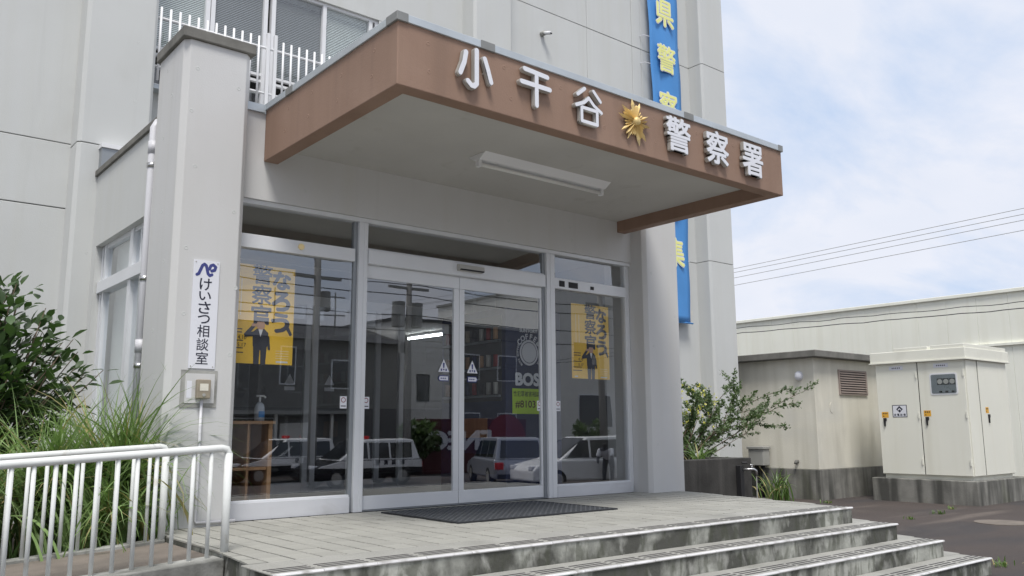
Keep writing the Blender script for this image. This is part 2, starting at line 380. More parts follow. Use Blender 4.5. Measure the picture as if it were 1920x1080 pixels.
for k in range(1, 5):
    y = D - STEP_R * k; z = -STEP_H * k
    if k == 4: break
    st = MB().pr([(-1.0, y + .014), (xr(y, k) - .012, y + .014), (xr(y + STEP_R + .3, k) - .012, y + STEP_R + .3), (-1.0, y + STEP_R + .3)], -.75, z - .010).build('step', 'riser', porch)
    nosing_row(porch, y, z, -1.0, xr(y, k), STEP_R + .012, k)
    MB().pr([(xr(y + STEP_R, k - 1) - .06, y + STEP_R + .012), (xr(y + STEP_R + .01, k) - .004, y + STEP_R + .012), (xr(y + STEP_R + .3, k) - .004, y + STEP_R + .298), (xr(y + STEP_R + .3, k - 1) - .06, y + STEP_R + .298)], z - .009, z).build('tread_slab', 'nosing', porch)
# ramp -----------------------------------------------------------------
SL = .055
def rz(x): return -.035 + (x + .9) * SL
ramp = MB(); ramp.ext([(-.9, -1.5, -.7), (-.9, -1.5, rz(-.9)), (-9, -1.5, rz(-9)), (-9, -1.5, -.7)], (0, .93, 0))
ramp = struct(ramp.build('ramp', 'ramp'))
kb = MB(); kb.ext([(-.91, -1.62, -.7), (-.91, -1.62, rz(-.9) + .012), (-9, -1.62, rz(-9) + .012), (-9, -1.62, -.7)], (0, .17, 0)); kb.build('kerb', 'kerb', ramp, .008)
kb = MB(); kb.ext([(-.91, -.62, -.7), (-.91, -.62, rz(-.9) + .02), (-9, -.62, rz(-9) + .02), (-9, -.62, -.7)], (0, .10, 0)); kb.build('kerb', 'kerb', ramp, .006)
struct(MB().pr([(-9, -.53), (-.84, -.53), (-.84, .3), (-.72, .3), (-.72, 2.72), (-9, 2.72)], -.75, -.16).build('planting_bed', 'soil'))
struct(MB().pr([(4.72, .24), (6.30, .24), (6.30, 2.72), (4.72, 2.72)], -.7, .10).build('raised_bed', 'soil'))

# ================================================================== POLICE STATION
st = thing('police_station', 'off-white concrete police station with a brown entrance canopy and glass sliding doors', 'building', (4, 2, G))
def plug_mesh(m):
    mb = MB(); n = 10
    r0, r1 = .017, .012
    vs_ = [(r0 * math.cos(2 * math.pi * k / n), 0, r0 * math.sin(2 * math.pi * k / n)) for k in range(n)] + [(r1 * math.cos(2 * math.pi * k / n), -.0016, r1 * math.sin(2 * math.pi * k / n)) for k in range(n)] + [(r1 * .8 * math.cos(2 * math.pi * k / n), -.0002, r1 * .8 * math.sin(2 * math.pi * k / n)) for k in range(n)]
    fs_ = [(k, (k + 1) % n, n + (k + 1) % n, n + k) for k in range(n)] + [(n + k, n + (k + 1) % n, 2 * n + (k + 1) % n, 2 * n + k) for k in range(n)] + [tuple(range(2 * n, 3 * n))]
    me = bpy.data.meshes.new('tie_hole'); me.from_pydata(vs_, [], fs_); me.materials.append(M[m]); return me
PLW, PLB, PLD = plug_mesh('wall'), plug_mesh('brown'), plug_mesh('cap')
def plug(p, parent, me=None, rotz=0):
    o = link('tie_hole', me or PLW, parent, loc=p); o.rotation_euler = (0, 0, rotz); return o
def column(x0, y0, z0, x1, y1, z1, name, m, parent, ch=.035):
    return MB().pr([(x0 + ch, y0), (x1 - ch, y0), (x1, y0 + ch), (x1, y1), (x0, y1), (x0, y0 + ch)], z0, z1).build(name, m, parent, .004, seg=1)
# main walls with joints
def panels(xs_, zs_, y0, y1):
    for a, b in zip(xs_[:-1], xs_[1:]):
        for c, d in zip(zs_[:-1], zs_[1:]):
            MB().box(a + .004, y0 + random.uniform(0, .002), c + .005, b - .004, y1, d - .005).build('wall_panel', 'wall', st, .004, seg=1)
panels([4.55, 6.553, 7.637, 7.868, 9.25], [-.6, 3.54, 7.18, 10.8], 3.0, 3.1)
MB().box(4.5, 3.06, -.6, 9.3, 3.3, 10.8).build('backing_wall', 'cap', st)
panels([-9, -6, -3.6, -.86], [-.6, 2.9, 3.58, 7.18, 10.8], 3.0, 3.1)
MB().box(-9, 3.06, -.6, -.8, 3.3, 10.8).build('backing_wall', 'cap', st)
for x0 in (-.93, 4.03, 9.15):
    for c, d in ((-.6, 3.54), (3.54, 7.18), (7.18, 10.8)):
        column(x0, 2.7, c + .005, x0 + .70, 3.05, d - .005, 'pilaster', 'wall', st)
    box('backing_wall', 'cap', st, x0 + .03, 2.73, -.6, x0 + .67, 3.2, 10.79)
    for zz in (.9, 1.7, 2.45, 3.1, 4.1, 4.75, 5.5, 6.2, 6.8):
        for xx in (.17, .52):
            if random.random() < .72: plug((x0 + xx + random.uniform(-.02, .02), 2.7, zz + random.uniform(-.1, .1)), st)
# middle bay, with the upstairs window opening x -.2..2.66, z 4.42..6.08
box('wall', 'wall', st, -.24, 3.0, 6.08, 4.1, 3.3, 10.8); box('wall', 'wall', st, 2.66, 3.002, 4.42, 4.1, 3.3, 6.079)
box('wall', 'wall', st, -.24, 3.001, 2.9, 4.1, 3.3, 4.42)
box('side_wall', 'wall', st, 9.55, 3.06, -.6, 9.82, 12, 10.8); box('back_wall', 'wall', st, -9, 11.9, -.6, 9.54, 12, 10.8); box('side_wall', 'wall', st, -9, 3.31, -.6, -8.8, 11.89, 10.8)
box('roof', 'cap', st, -9, 3.0, 10.805, 9.83, 12, 11.0)
# upstairs window
win = box('window', 'white', st, -.2, 3.04, 4.42, 2.66, 3.12, 4.47)
for x in (-.18, .40, .46, 1.10, 1.20, 1.88, 2.55, 2.64): box('frame', 'white', win, x - .025, 3.03, 4.475, x + .025, 3.11, 6.04)
box('frame', 'white', win, -.2, 3.035, 6.042, 2.66, 3.115, 6.078)
for z in (4.66, 4.80, 4.88): box('frame', 'white', win, -.2, 3.05, z, 2.66, 3.10, z + .03)
for a, b, bm in ((-.15, .38, 'blind'), (.48, 1.07, 'blinddark'), (1.23, 1.85, 'blinddark'), (1.91, 2.52, 'blind')):
    box('pane', 'glass2', win, a, 3.07, 4.92, b, 3.076, 6.04); box('pane', 'glass2', win, a, 3.07, 4.48, b, 3.076, 4.655)
    bl_ = MB(); z = 4.92
    while z < 6.03: bl_.add([(a, 3.085, z), (b, 3.085, z), (b, 3.096, z + .020), (a, 3.096, z + .020)], [(0, 1, 2, 3)]); z += .022
    stuff(bl_.build('blind', bm, win, recalc=False))
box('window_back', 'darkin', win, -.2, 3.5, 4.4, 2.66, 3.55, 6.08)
sill = box('sill', 'flash', st, -.24, 2.86, 4.34, 2.75, 3.0, 4.39, bevel=.004)
rail = MB().tube([(-.25, 2.78, 5.12), (2.8, 2.78, 5.12)], .016, 8).build('window_railing', 'white', st, smooth=True)
for z in (4.56,): MB().tube([(-.25, 2.78, z), (2.8, 2.78, z)], .014, 8).build('rail', 'white', rail, smooth=True)
x = -.19
while x < 2.75:
    MB().tube([(x, 2.765, 4.40), (x, 2.765, 5.24)], .0135, 8).build('baluster', 'white', rail, smooth=True); x += .101
for x in (1.03, 1.12): MB().box(x - .02, 2.74, 4.36, x + .02, 2.78, 5.30).build('post', 'white', rail, .004)
# entrance wing
lc = column(-.84, -.2, -.12, -.325, .40, 3.58, 'column', 'wall2', st, .04)
MB().box(-.865, -.225, 3.58, -.30, .425, 3.665).build('cap', 'cap', lc, .008)
rc = column(4.165, -.22, -.12, 4.745, .40, 3.40, 'column', 'wall2', st, .04)
MB().box(4.14, -.245, 3.40, 4.77, .425, 3.46).build('cap', 'cap', rc, .008)
for p in ((-.74, 3.36), (-.42, 3.28), (-.77, 3.02), (-.72, 2.6), (-.41, 2.3), (-.75, 1.98), (-.37, 1.72), (-.74, 1.5), (-.39, 1.22), (-.76, .6), (-.42, .42)): plug((p[0], -.2, p[1]), lc)
for p in ((.05, 3.2), (.2, 2.9), (.12, 2.3), (.0, 1.9), (.16, 1.4), (.05, 1.05), (.2, 3.45)): plug((-.84, p[0], p[1]), lc, None, -math.pi / 2)
for p in ((4.27, 2.35), (4.64, 1.9), (4.28, 1.55), (4.63, 1.15), (4.29, .5), (4.62, 2.6)): plug((p[0], -.22, p[1]), rc)
lw = box('lintel_wall', 'wall2', st, -.36, -.02, 2.483, 4.2, .2, 3.2)
for p in ((.25, 2.62), (2.42, 2.70), (3.25, 2.75), (3.27, 2.62)): plug((p[0], -.02, p[1]), lw)
# left wall of the wing with its window
for b in ((-.72, .38, 2.46, -.55, 2.72, 3.2), (-.72, .38, -.6, -.55, 2.72, .42), (-.72, .38, .42, -.55, 1.0, 2.46), (-.72, 2.55, .42, -.55, 2.72, 2.46)): box('wing_wall', 'wall', st, *b)
box('flashing', 'cap', st, -.745, .41, 3.2, -.54, 2.70, 3.26, bevel=.004)
box('roof', 'cap', st, -.54, .2, 3.05, 4.7, 3.0, 3.19); box('wing_wall', 'wall', st, 4.55, .4, -.6, 4.7, 2.72, 3.05)
box('flashing', 'flash', st, -.33, -.045, 3.2, -.13, .2, 3.265)
ww = box('window', 'alu', st, -.66, 2.49, .42, -.60, 2.549, 2.46)
box('frame', 'alu', ww, -.665, 2.38, .42, -.605, 2.43, 2.46); box('frame', 'alu', ww, -.67, 1.47, .42, -.60, 1.56, 2.46); box('frame', 'alu', ww, -.66, 1.0, .42, -.6, 1.06, 2.46)
box('transom', 'alu', ww, -.69, 1.001, 1.99, -.59, 2.54, 2.10, bevel=.003); box('frame', 'alu', ww, -.655, 1.06, 2.42, -.605, 2.38, 2.46)
box('frame', 'alu', ww, -.658, 1.20, .42, -.607, 1.23, 2.0); box('frame', 'alu', ww, -.658, 1.25, 2.10, -.607, 1.28, 2.42)
for a, b in ((1.565, 2.378), (1.065, 1.468)):
    box('pane', 'glass', ww, -.635, a, .43, -.629, b, 1.989); box('pane', 'glass', ww, -.635, a, 2.101, -.629, b, 2.419)
box('window_blind', 'blind', ww, -.53, 1.0, .42, -.52, 2.5, 2.46)
# downpipe
dp = MB().tube([(-.70, .62, 3.16), (-.775, .60, 3.15), (-.80, .58, 3.10), (-.80, .58, -.1)], .036, 12).build('downpipe', 'pipe', st, smooth=True)
for z in (2.93, 1.32): MB().tube([(-.80, .58, z - .05), (-.80, .58, z + .05)], .041, 12).build('pipe_socket', 'pipe', dp, smooth=True)
for z in (2.78, 1.855, 1.168, .4):
    MB().tube([(-.80, .58, z - .018), (-.80, .58, z + .018)], .043, 12).build('bracket', 'steel', dp, smooth=True)
    MB().box(-.79, .57, z - .012, -.715, .59, z + .012).build('bracket', 'steel', dp)
# canopy
KX0, KX1, KY, KZ0, KZ1, RW = -.12, 4.075, -2.035, 2.797, 3.233, .12
can = MB().add([], [])
can.pr([(KX0, KY), (KX1, KY), (KX1, -.021), (KX1 - RW, -.021), (KX1 - RW, KY + RW), (KX0 + RW, KY + RW), (KX0 + RW, -.021), (KX0, -.021)], KZ0, KZ1)
canopy = can.build('canopy', 'brown', st, .006)
box('soffit', 'soffit', canopy, KX0 + RW + .001, KY + RW + .001, 2.92, KX1 - RW - .001, -.021, 3.20)
segs = [KX0 - .012, .53, .65, 2.66, 2.78, KX1 - .06, KX1 + .012]
for i, (a, b) in enumerate(zip(segs[:-1], segs[1:])):
    if i % 2 == 0 and i < 5: box('flashing', 'flash', canopy, max(a, KX0 + .07), KY - .014, 3.222, b, KY + .10, 3.275, bevel=.003)
    else: box('joint_cover', 'flashdark', canopy, a, KY - .017, 3.219, b, KY + .10, 3.279, bevel=.003)
box('joint_cover', 'flashdark', canopy, KX0 - .017, KY - .017, 3.219, KX0 + .07, KY + .12, 3.279, bevel=.003)
box('flashing', 'flash', canopy, KX0 - .014, KY + .12, 3.222, KX0 + .10, -.54, 3.275, bevel=.003)
box('joint_cover', 'flashdark', canopy, KX0 - .017, -.54, 3.219, KX0 + .10, -.42, 3.279, bevel=.003)
box('flashing', 'flash', canopy, KX0 - .014, -.42, 3.222, KX0 + .10, -.03, 3.275, bevel=.003)
box('flashing', 'flash', canopy, KX1 - .10, KY + .10, 3.222, KX1 + .014, -.03, 3.275, bevel=.003)
for x, z in ((.11, 3.13), (.12, 2.94), (.74, 3.14), (.80, 2.93), (1.27, 3.13), (1.72, 2.93), (2.28, 3.13), (2.3, 2.94), (2.83, 3.13), (3.33, 3.13), (3.8, 3.14), (3.82, 2.92)): plug((x, KY, z), canopy, PLB)
for y, z in ((-1.75, 3.12), (-1.72, 2.95), (-1.3, 3.1), (-1.25, 2.93), (-.85, 3.12), (-.8, 2.95), (-.45, 3.12), (-.4, 2.95)): plug((KX0, y, z), canopy, PLB, -math.pi / 2)
# glazing front
def fr(*b, name='frame', m='alu', bevel=.003, parent=None): return box(name, m, parent or glz, *b, bevel=bevel)
glz = box('entrance_glazing', 'alu', st, -.325, .002, 2.445, 4.165, .09, 2.481)
for a, b in ((.775, .862), (2.93, 3.04)):
    fr(a, .0, 0, b, .09, 2.444, name='mullion'); fr(a + .045, -.006, .001, b - .006, -.0005, 2.44, name='mullion')
    fr(a - .035, .03, .0, a - .001, .085, 2.444, name='mullion', m='aludark')
fr(4.10, .02, 0, 4.163, .09, 2.444); fr(-.323, .02, 0, -.28, .09, 2.444)
fr(-.279, .004, 2.09, .74, .08, 2.20, name='transom'); fr(3.041, .004, 2.09, 4.099, .08, 2.20, name='transom')
fr(.863, -.022, 2.085, 2.894, .10, 2.205, name='door_header'); fr(.863, .0, 2.205, 2.894, .06, 2.222, name='door_header')
fr(-.279, -.004, .0, .739, .085, .13, name='sill', m='sillw'); fr(3.041, -.004, .0, 4.099, .085, .11, name='sill', m='sillw')
fr(-.279, .01, .13, .739, .07, .145); fr(3.041, .01, .11, 4.099, .07, .125)
for a, b, c, d in ((-.279, .739, .146, 2.089), (-.279, .739, 2.201, 2.444), (.863, 2.894, 2.223, 2.444), (3.041, 4.099, .126, 2.089), (3.041, 4.099, 2.201, 2.444)):
    tl_ = .007 if c > 2 else 0
    q = MB(); q.ext([(a, .045 - tl_ * .2, c), (a, .051 - tl_ * .2, c), (a, .051 + tl_, d), (a, .045 + tl_, d)], (b - a, 0, 0)); q.build('pane', 'glass', glz)
sn = MB(); sn.ext([(1.79, -.021, 2.125), (1.79, -.075, 2.135), (1.79, -.07, 2.18), (1.79, -.021, 2.19)], (.29, 0, 0)); sn = sn.build('door_sensor', 'silver', glz, .004); box('lens', 'black', sn, 1.80, -.079, 2.128, 2.07, -.06, 2.14)
flat('round_sensor', disc(.026), 'posterpale', glz, (.24, .003, 2.15), depth=.01)
for a, w_, z in ((3.14, .075, 2.145), (3.30, .13, 2.143), (3.575, .05, 2.14)): flat('control_label', rect(w_, .06 if w_ > .06 else .035), 'black', glz, (a, .003, z), depth=.003)
def door(x0, x1, y, sl, sr):
    d = box('sliding_door', 'alu', st, x0, y, .012, x1, y + .035, .124, bevel=.003)
    box('rail', 'alu', d, x0, y, 1.969, x1, y + .035, 2.083, bevel=.003)
    for a, b in ((x0, x0 + sl), (x1 - sr, x1)): box('stile', 'alu', d, a, y - .0005, .1245, b, y + .0345, 1.9685, bevel=.003)
    box('pane', 'glass', d, x0 + sl, y + .015, .1245, x1 - sr, y + .021, 1.9685)
    return d
d1 = door(.865, 1.864, .04, .02, .058); d2 = door(1.868, 2.893, .04, .058, .025)
fr(.8635, .03, 0, 2.893, .09, .010, name='threshold', m='aludark', bevel=0)
def warning(x, parent, flip):
    y = .0495
    flat('warning_sticker', [(-.062, -.05), (.062, -.05), (0, .068)], 'signwhite', parent, (x, y, 1.235), depth=.001)
    flat('exclamation', [(-.006, -.012), (.006, -.012), (.010, .034), (-.010, .034)], 'signblue', parent, (x, y - .001, 1.235), depth=.001); flat('exclamation', disc(.008, 8), 'signblue', parent, (x, y - .001, 1.208), depth=.001)
    for s in (-1, 1): flat('exclamation', rect(.014, .02), 'signblue', parent, (x + s * .026, y - .001, 1.205), depth=.001)
    k = -1 if flip else 1
    flat('arrow_sticker', [(k * a, b) for a, b in ((-.055, -.026), (.045, -.026), (.062, 0), (.045, .026), (-.055, .026))], 'signblue', parent, (x, y, 1.128), depth=.001)
    flat('arrow_sticker', [(k * a, b) for a, b in ((-.048, -.018), (.042, -.018), (.053, 0), (.042, .018), (-.048, .018))], 'signwhite', parent, (x, y - .001, 1.128), depth=.001)
    for s in (-.028, -.006, .016): flat('arrow_print', rect(.014, .011), 'signblue', parent, (x + s, y - .002, 1.128), depth=.001)
warning(1.70, d1, True); warning(2.025, d2, False)
for x, pr_ in ((.685, glz), (.905, d1), (2.86, d2), (3.10, glz)):
    yy = .0445 if pr_ is glz else .0545
    flat('notice_sticker', rect(.062, .10), 'signwhite', pr_, (x, yy, .895), depth=.001)
    rg = MB(); X, Y, Z = AX['-y']
    for k in range(16):
        a0, a1 = 2 * math.pi * k / 16, 2 * math.pi * (k + 1) / 16
        rg.add([Vector((x, yy - .0015, .915)) + X * (r * math.cos(a)) + Y * (r * math.sin(a)) for a, r in ((a0, .016), (a1, .016), (a1, .022), (a0, .022))], [(0, 1, 2, 3)])
    rg.build('ring', 'red', pr_); flat('print', rect(.045, .008), 'ink', pr_, (x, yy - .001, .865), depth=.001)
# interior
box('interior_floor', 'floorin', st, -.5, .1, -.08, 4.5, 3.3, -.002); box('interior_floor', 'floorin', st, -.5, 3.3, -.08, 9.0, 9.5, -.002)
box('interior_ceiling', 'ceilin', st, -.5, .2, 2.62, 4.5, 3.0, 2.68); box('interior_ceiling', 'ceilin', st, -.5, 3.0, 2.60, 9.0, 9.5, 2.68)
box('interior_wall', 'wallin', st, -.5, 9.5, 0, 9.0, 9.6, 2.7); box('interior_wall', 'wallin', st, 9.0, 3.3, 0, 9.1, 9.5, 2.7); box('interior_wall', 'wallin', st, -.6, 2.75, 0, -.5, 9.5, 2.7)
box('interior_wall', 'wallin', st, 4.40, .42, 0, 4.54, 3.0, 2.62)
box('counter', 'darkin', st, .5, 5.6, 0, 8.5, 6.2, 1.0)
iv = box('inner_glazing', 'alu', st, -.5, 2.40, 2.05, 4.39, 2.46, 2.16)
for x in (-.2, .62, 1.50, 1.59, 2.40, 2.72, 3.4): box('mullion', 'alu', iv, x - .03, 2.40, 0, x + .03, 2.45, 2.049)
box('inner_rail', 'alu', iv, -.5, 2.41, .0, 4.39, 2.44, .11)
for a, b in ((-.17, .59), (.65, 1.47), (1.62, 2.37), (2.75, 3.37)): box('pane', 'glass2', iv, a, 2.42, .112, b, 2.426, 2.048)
for x in (1.30, 1.78): flat('warning_sticker', [(-.06, -.05), (.06, -.05), (0, .06)], 'signwhite', iv, (x, 2.418, 1.22), depth=.001); flat('arrow_sticker', rect(.12, .04), 'signwhite', iv, (x, 2.418, 1.12), depth=.001)

# ================================================================== THINGS ON THE BUILDING
sign = thing('canopy_sign', 'white raised characters with silver sides along the brown canopy front', 'sign', (2, KY, 2.9))
HAND = {'小': ([[(.03, .46), (.03, -.36), (-.04, -.44), (-.12, -.44), (-.22, -.35)], [(-.28, .34), (-.33, .08), (-.44, -.20)], [(.27, .32), (.37, .06), (.46, -.22)]], .072),
        '千': ([[(-.36, .40), (.38, .36)], [(-.46, .05), (.46, .05)], [(.02, .38), (.02, -.46)]], .072),
        '谷': ([[(-.14, .45), (-.40, .24)], [(.18, .45), (.43, .22)], [(-.45, -.06), (-.18, .06), (.0, .22), (.18, .06), (.46, -.08)], [(-.26, -.10), (-.26, -.45), (.30, -.45), (.30, -.10)], [(-.24, -.08), (.28, -.08)]], .058)}
for ch, x, z in (('小', .461, 3.04), ('千', .993, 3.046), ('谷', 1.513, 3.034), ('警', 2.54, 3.037), ('察', 3.052, 3.035), ('署', 3.556, 3.026)):
    if ch in HAND:
        s_, r = HAND[ch]
        l_ = strokes('letter', s_, r, 'silver', sign, (x, KY - .010, z), .285, '-y', 0, .034)
        strokes('face', s_, r - .012, 'signwhite', l_, (x, KY - .010, z), .285, '-y', .0345, .037)
    else:
        l_ = text('letter', ch, 'silver', sign, (x, KY - .010, z), .315, .30, depth=.034, bold=.030)
        text('face', ch, 'signwhite', l_, (x, KY - .0435, z), .306, .291, depth=.003, bold=.018)
    for q in (-.09, .09): MB().tube([(x + q, KY + .01, z), (x + q, KY - .014, z)], .006, 6).build('stud', 'silver', l_)
em = thing('police_emblem', 'gold sunburst police emblem with a round boss on the canopy front', 'emblem', (2.04, KY, 3.04))
for g in range(5):
    for k in range(-2, 3):
        a = math.pi / 2 + 2 * math.pi * (g + k / 5.) / 5 - .12 + random.uniform(-.03, .03)
        L_ = {0: .150, 1: .188, 2: .115}[abs(k)] * random.uniform(.94, 1.06); wid = {0: .010, 1: .0125, 2: .008}[abs(k)]
        u = Vector((math.cos(a), 0, math.sin(a))); v = Vector((-math.sin(a), 0, math.cos(a))); c = Vector((2.04, KY - .014, 3.04)); nrm = Vector((0, -1, 0))
        top = {0: .030, 1: .024, 2: .016}[abs(k)]; e = L_ * (.72 if abs(k) == 1 else .86)
        vs_ = [c + u * .02 + v * .005, c + u * .02 - v * .005, c + u * .02 + nrm * top, c + u * e + v * wid, c + u * e - v * wid, c + u * e + nrm * top, c + u * L_ + nrm * .004]
        q = MB(); q.add(vs_, [(0, 3, 5, 2), (1, 2, 5, 4), (3, 6, 5), (4, 5, 6), (0, 2, 1), (0, 1, 4, 6, 3)]); q.build('ray', 'gold', em)
q = MB(); n = 14
for i, (r, h) in enumerate(((.034, .012), (.034, .034), (.026, .046), (.012, .051))):
    for k in range(n): q.v.append((2.04 + r * math.cos(2 * math.pi * k / n), KY - .014 - h, 3.04 + r * math.sin(2 * math.pi * k / n)))
for i in range(3):
    for k in range(n): q.f.append((i * n + k, i * n + (k + 1) % n, (i + 1) * n + (k + 1) % n, (i + 1) * n + k))
q.f.append(tuple(range(3 * n, 4 * n))); q.build('boss', 'gold', em, smooth=True)
MB().tube([(2.04, KY + .005, 3.04), (2.04, KY - .03, 3.04)], .02, 8).build('stud', 'gold', em)
# fluorescent batten
lf = thing('batten_light', 'white fluorescent batten light fixed under the canopy', 'lamp', (2.06, -.94, 2.92))
q = MB(); q.ext([(1.33, -1.06, 2.92), (1.33, -.82, 2.92), (1.33, -.90, 2.872), (1.33, -.98, 2.872)], (1.47, 0, 0)); q.build('housing', 'white', lf, .003)
for x in (1.335, 2.765): box('lamp_holder', 'white', lf, x, -.965, 2.815, x + .03, -.915, 2.873, bevel=.004)
MB().tube([(1.366, -.94, 2.84), (2.764, -.94, 2.84)], .017, 12).build('tube', 'tubeoff', lf, smooth=True)
# nameplate
PY = -.2
np_ = thing('name_plate', 'tall white name plate with blue logo and vertical lettering on the entrance column', 'sign', (-.595, PY, 1.11))
flat('board', rect(.19, .79), 'signwhite', np_, (-.595, PY - .001, 1.505), depth=.008)
sts = [[(-.52, -.52), (-.42, -.42), (-.24, .36), (-.13, .52), (-.02, .40), (.10, -.36), (.20, -.52), (.32, -.42)], [(.16, .10), (.24, .44), (.38, .54), (.52, .34), (.47, .05), (.30, -.06)]]
strokes('logo', [[(a * 1.0, b * .6) for a, b in s_] for s_ in sts], .085, 'signblue', np_, (-.597, PY - .009, 1.832), .13, '-y', 0, .0015)
zz = 1.768
for ch in 'けいさつ相談室':
    hh = .089 if ch not in 'いつ' else .064
    text('letter', ch, 'ink', np_, (-.597, PY - .009, zz - hh / 2), .088, hh, bold=.012 if ch in 'けいさつ' else .006, depth=.001); zz -= hh + .009
for a, b in ((-.08, .38), (.08, .38), (-.08, -.38), (.08, -.38)): flat('screw', disc(.005, 8), 'silver', np_, (-.595 + a, PY - .009, 1.505 + b), depth=.002)
# old intercom patch and conduit
ic = thing('intercom_box', 'weathered beige intercom box on a grey patch below the name plate', 'intercom', (-.61, PY, .965))
flat('back_plate', rect(.26, .265), 'kerb', ic, (-.605, PY - .0005, .965), depth=.006)
flat('plate', rect(.21, .21), 'wall2', ic, (-.60, PY - .0065, .968), depth=.004)
flat('label', rect(.035, .12), 'signwhite', ic, (-.675, PY - .0105, .96), depth=.001)
mat('beige', (.30, .26, .20), .6, var=.15, scale=14)
box('housing', 'beige', ic, -.633, PY - .055, .895, -.535, PY - .0105, 1.03, bevel=.006)
flat('grille', rect(.06, .05), 'shedwall', ic, (-.584, PY - .0545, .975), depth=.002); flat('button', disc(.012, 10), 'boxgrey', ic, (-.584, PY - .0545, .92), depth=.004)
cd = MB().tube([(-.585, PY - .016, .895), (-.585, PY - .016, .045), (-.58, PY - .016, .032), (-.30, PY - .016, .03)], .011, 8).build('conduit', 'pipe', ic, smooth=True)
# surveillance camera on wall
cc = thing('wall_spotlight', 'small grey fitting with a white cap on the upper wall', 'fitting', (5.58, 3.0, 6.75))
MB().tube([(5.56, 3.0, 6.76), (5.56, 2.93, 6.76)], .04, 10).build('base', 'boxgrey', cc, smooth=True); MB().tube([(5.56, 2.95, 6.76), (5.62, 2.86, 6.75)], .028, 10).build('head', 'white', cc, smooth=True); box('lens', 'black', cc, 5.60, 2.853, 6.735, 5.65, 2.862, 6.757)
wb = thing('wall_box', 'small louvred metal box with a white lid behind the wing roof', 'vent', (-.5, 2.7, 3.2)); box('housing', 'aludark', wb, -.72, 2.60, 3.22, -.36, 2.699, 3.49); box('lid', 'white', wb, -.73, 2.585, 3.49, -.35, 2.699, 3.535)
# banner
bn = thing('banner', 'long blue vertical banner with yellow characters hung on the wall', 'banner', (8.4, 2.88, 2.43))
q = MB(); nz_ = 60; z0, z1 = 2.43, 9.7
def bxx(z, s): return (8.405 - .012 * (z - 2.43)) + s * (.395 + .004 * math.sin(z * 2.1))
def bwy(z, s): return 2.87 + .018 * math.sin(s * 4 + z * 1.4) + .01 * math.sin(z * 5 + s * 2)
for i in range(nz_ + 1):
    z = z0 + (z1 - z0) * i / nz_
    for j in range(9):
        s = -1 + j / 4; q.v.append((bxx(z, s), bwy(z, s), z + .0))
for i in range(nz_):
    for j in range(8): q.f.append((i * 9 + j, i * 9 + j + 1, (i + 1) * 9 + j + 1, (i + 1) * 9 + j))
cl = q.build('cloth', 'blue', bn, smooth=True); md = cl.modifiers.new('solid', 'SOLIDIFY'); md.thickness = .002
MB().tube([(bxx(z0, -1) - .03, 2.87, z0), (bxx(z0, 1) + .03, 2.87, z0)], .014, 8).build('weight_bar', 'blue', bn, smooth=True)
for ch, z in (('県', 7.93), ('警', 7.08), ('察', 6.22), ('官', 5.36), ('募', 4.48), ('集', 3.62)):
    x = bxx(z, 0); back = text('letter', ch, 'signwhite', bn, (x, 2.838, z), .50, .52, depth=.002, bold=.045); text('face', ch, 'yellow', back, (x, 2.835, z), .475, .495, depth=.002, bold=.016)
for z in (3.5, 5.2, 6.9, 7.4, 8.2):
    for s in (-1, 1):
        MB().tube([(bxx(z, s), 2.87, z), (bxx(z, s) + s * .07, 2.93, z + .03), (bxx(z, s) + s * .12, 3.0, z + .02)], .006, 5).build('tie', 'signwhite', bn)
# doormat
dm = thing('doormat', 'black rubber drainage mat with diagonal ribs before the sliding doors', 'mat', (1.75, -.72, 0))
q = MB(); mx0, mx1, my0, my1 = .92, 2.56, -1.27, -.20
box('base', 'rubber', dm, mx0, my0, .001, mx1, my1, .006)
for b in ((mx0, my0, mx1, my0 + .03), (mx0, my1 - .03, mx1, my1), (mx0, my0 + .03, mx0 + .03, my1 - .03), (mx1 - .03, my0 + .03, mx1, my1 - .03)): box('border', 'rubber', dm, b[0], b[1], .0055, b[2], b[3], .013, bevel=.003)
mat('rubberlight', (.075, .08, .088), .7, var=.2, scale=20)
def clipseg(x, y, dx, dy):
    ts = [(mx0 + .03 - x) / dx, (mx1 - .03 - x) / dx]; us = [(my0 + .03 - y) / dy, (my1 - .03 - y) / dy]
    a = max(min(ts), min(us)); b = min(max(ts), max(us)); return (a, b) if b > a + .02 else None
for dx, dy in ((.70, .72), (-.70, .72)):
    k = -2.2
    while k < 3.6:
        r_ = clipseg(mx0 + k, my0, dx, dy)
        if r_:
            a = Vector((mx0 + k + dx * r_[0], my0 + dy * r_[0])); b = Vector((mx0 + k + dx * r_[1], my0 + dy * r_[1])); nn = Vector((-dy, dx)) * .007
            q.pr([(a + nn)[:], (a - nn)[:], (b - nn)[:], (b + nn)[:]], .0058, .0125 if dx > 0 else .0105)
        k += .055
stuff(q.build('ribs', 'rubberlight', dm))
# ramp handrails
def handrail(label, y, x0, cat='handrail'):
    h = thing('handrail', label, cat, (x0, y, rz(x0)), 'ramp handrails')
    def rt(x): return rz(x) + .605
    MB().tube([(x0, y, rz(x0)), (x0, y, rt(x0) - .03), (x0 - .012, y, rt(x0) - .008), (x0 - .04, y, rt(x0 - .04)), (-6, y, rt(-6))], .0215, 12).build('rail', 'railw', h, smooth=True)
    MB().tube([(x0, y, rz(x0) - .05), (x0, y, rt(x0) - .03)], .0225, 12).build('post', 'railw', h, smooth=True)
    MB().tube([(-4.2, y, rz(-4.2) - .05), (-4.2, y, rt(-4.2))], .0225, 12).build('post', 'railw', h, smooth=True)
    x = x0 - .098
    while x > -4.1: MB().tube([(x, y, rz(x) - .03), (x, y, rt(x))], .0115, 8).build('baluster', 'railw', h, smooth=True); x -= .0985
handrail('white tubular handrail with many balusters on the kerb side of the ramp', -1.52, -.875)
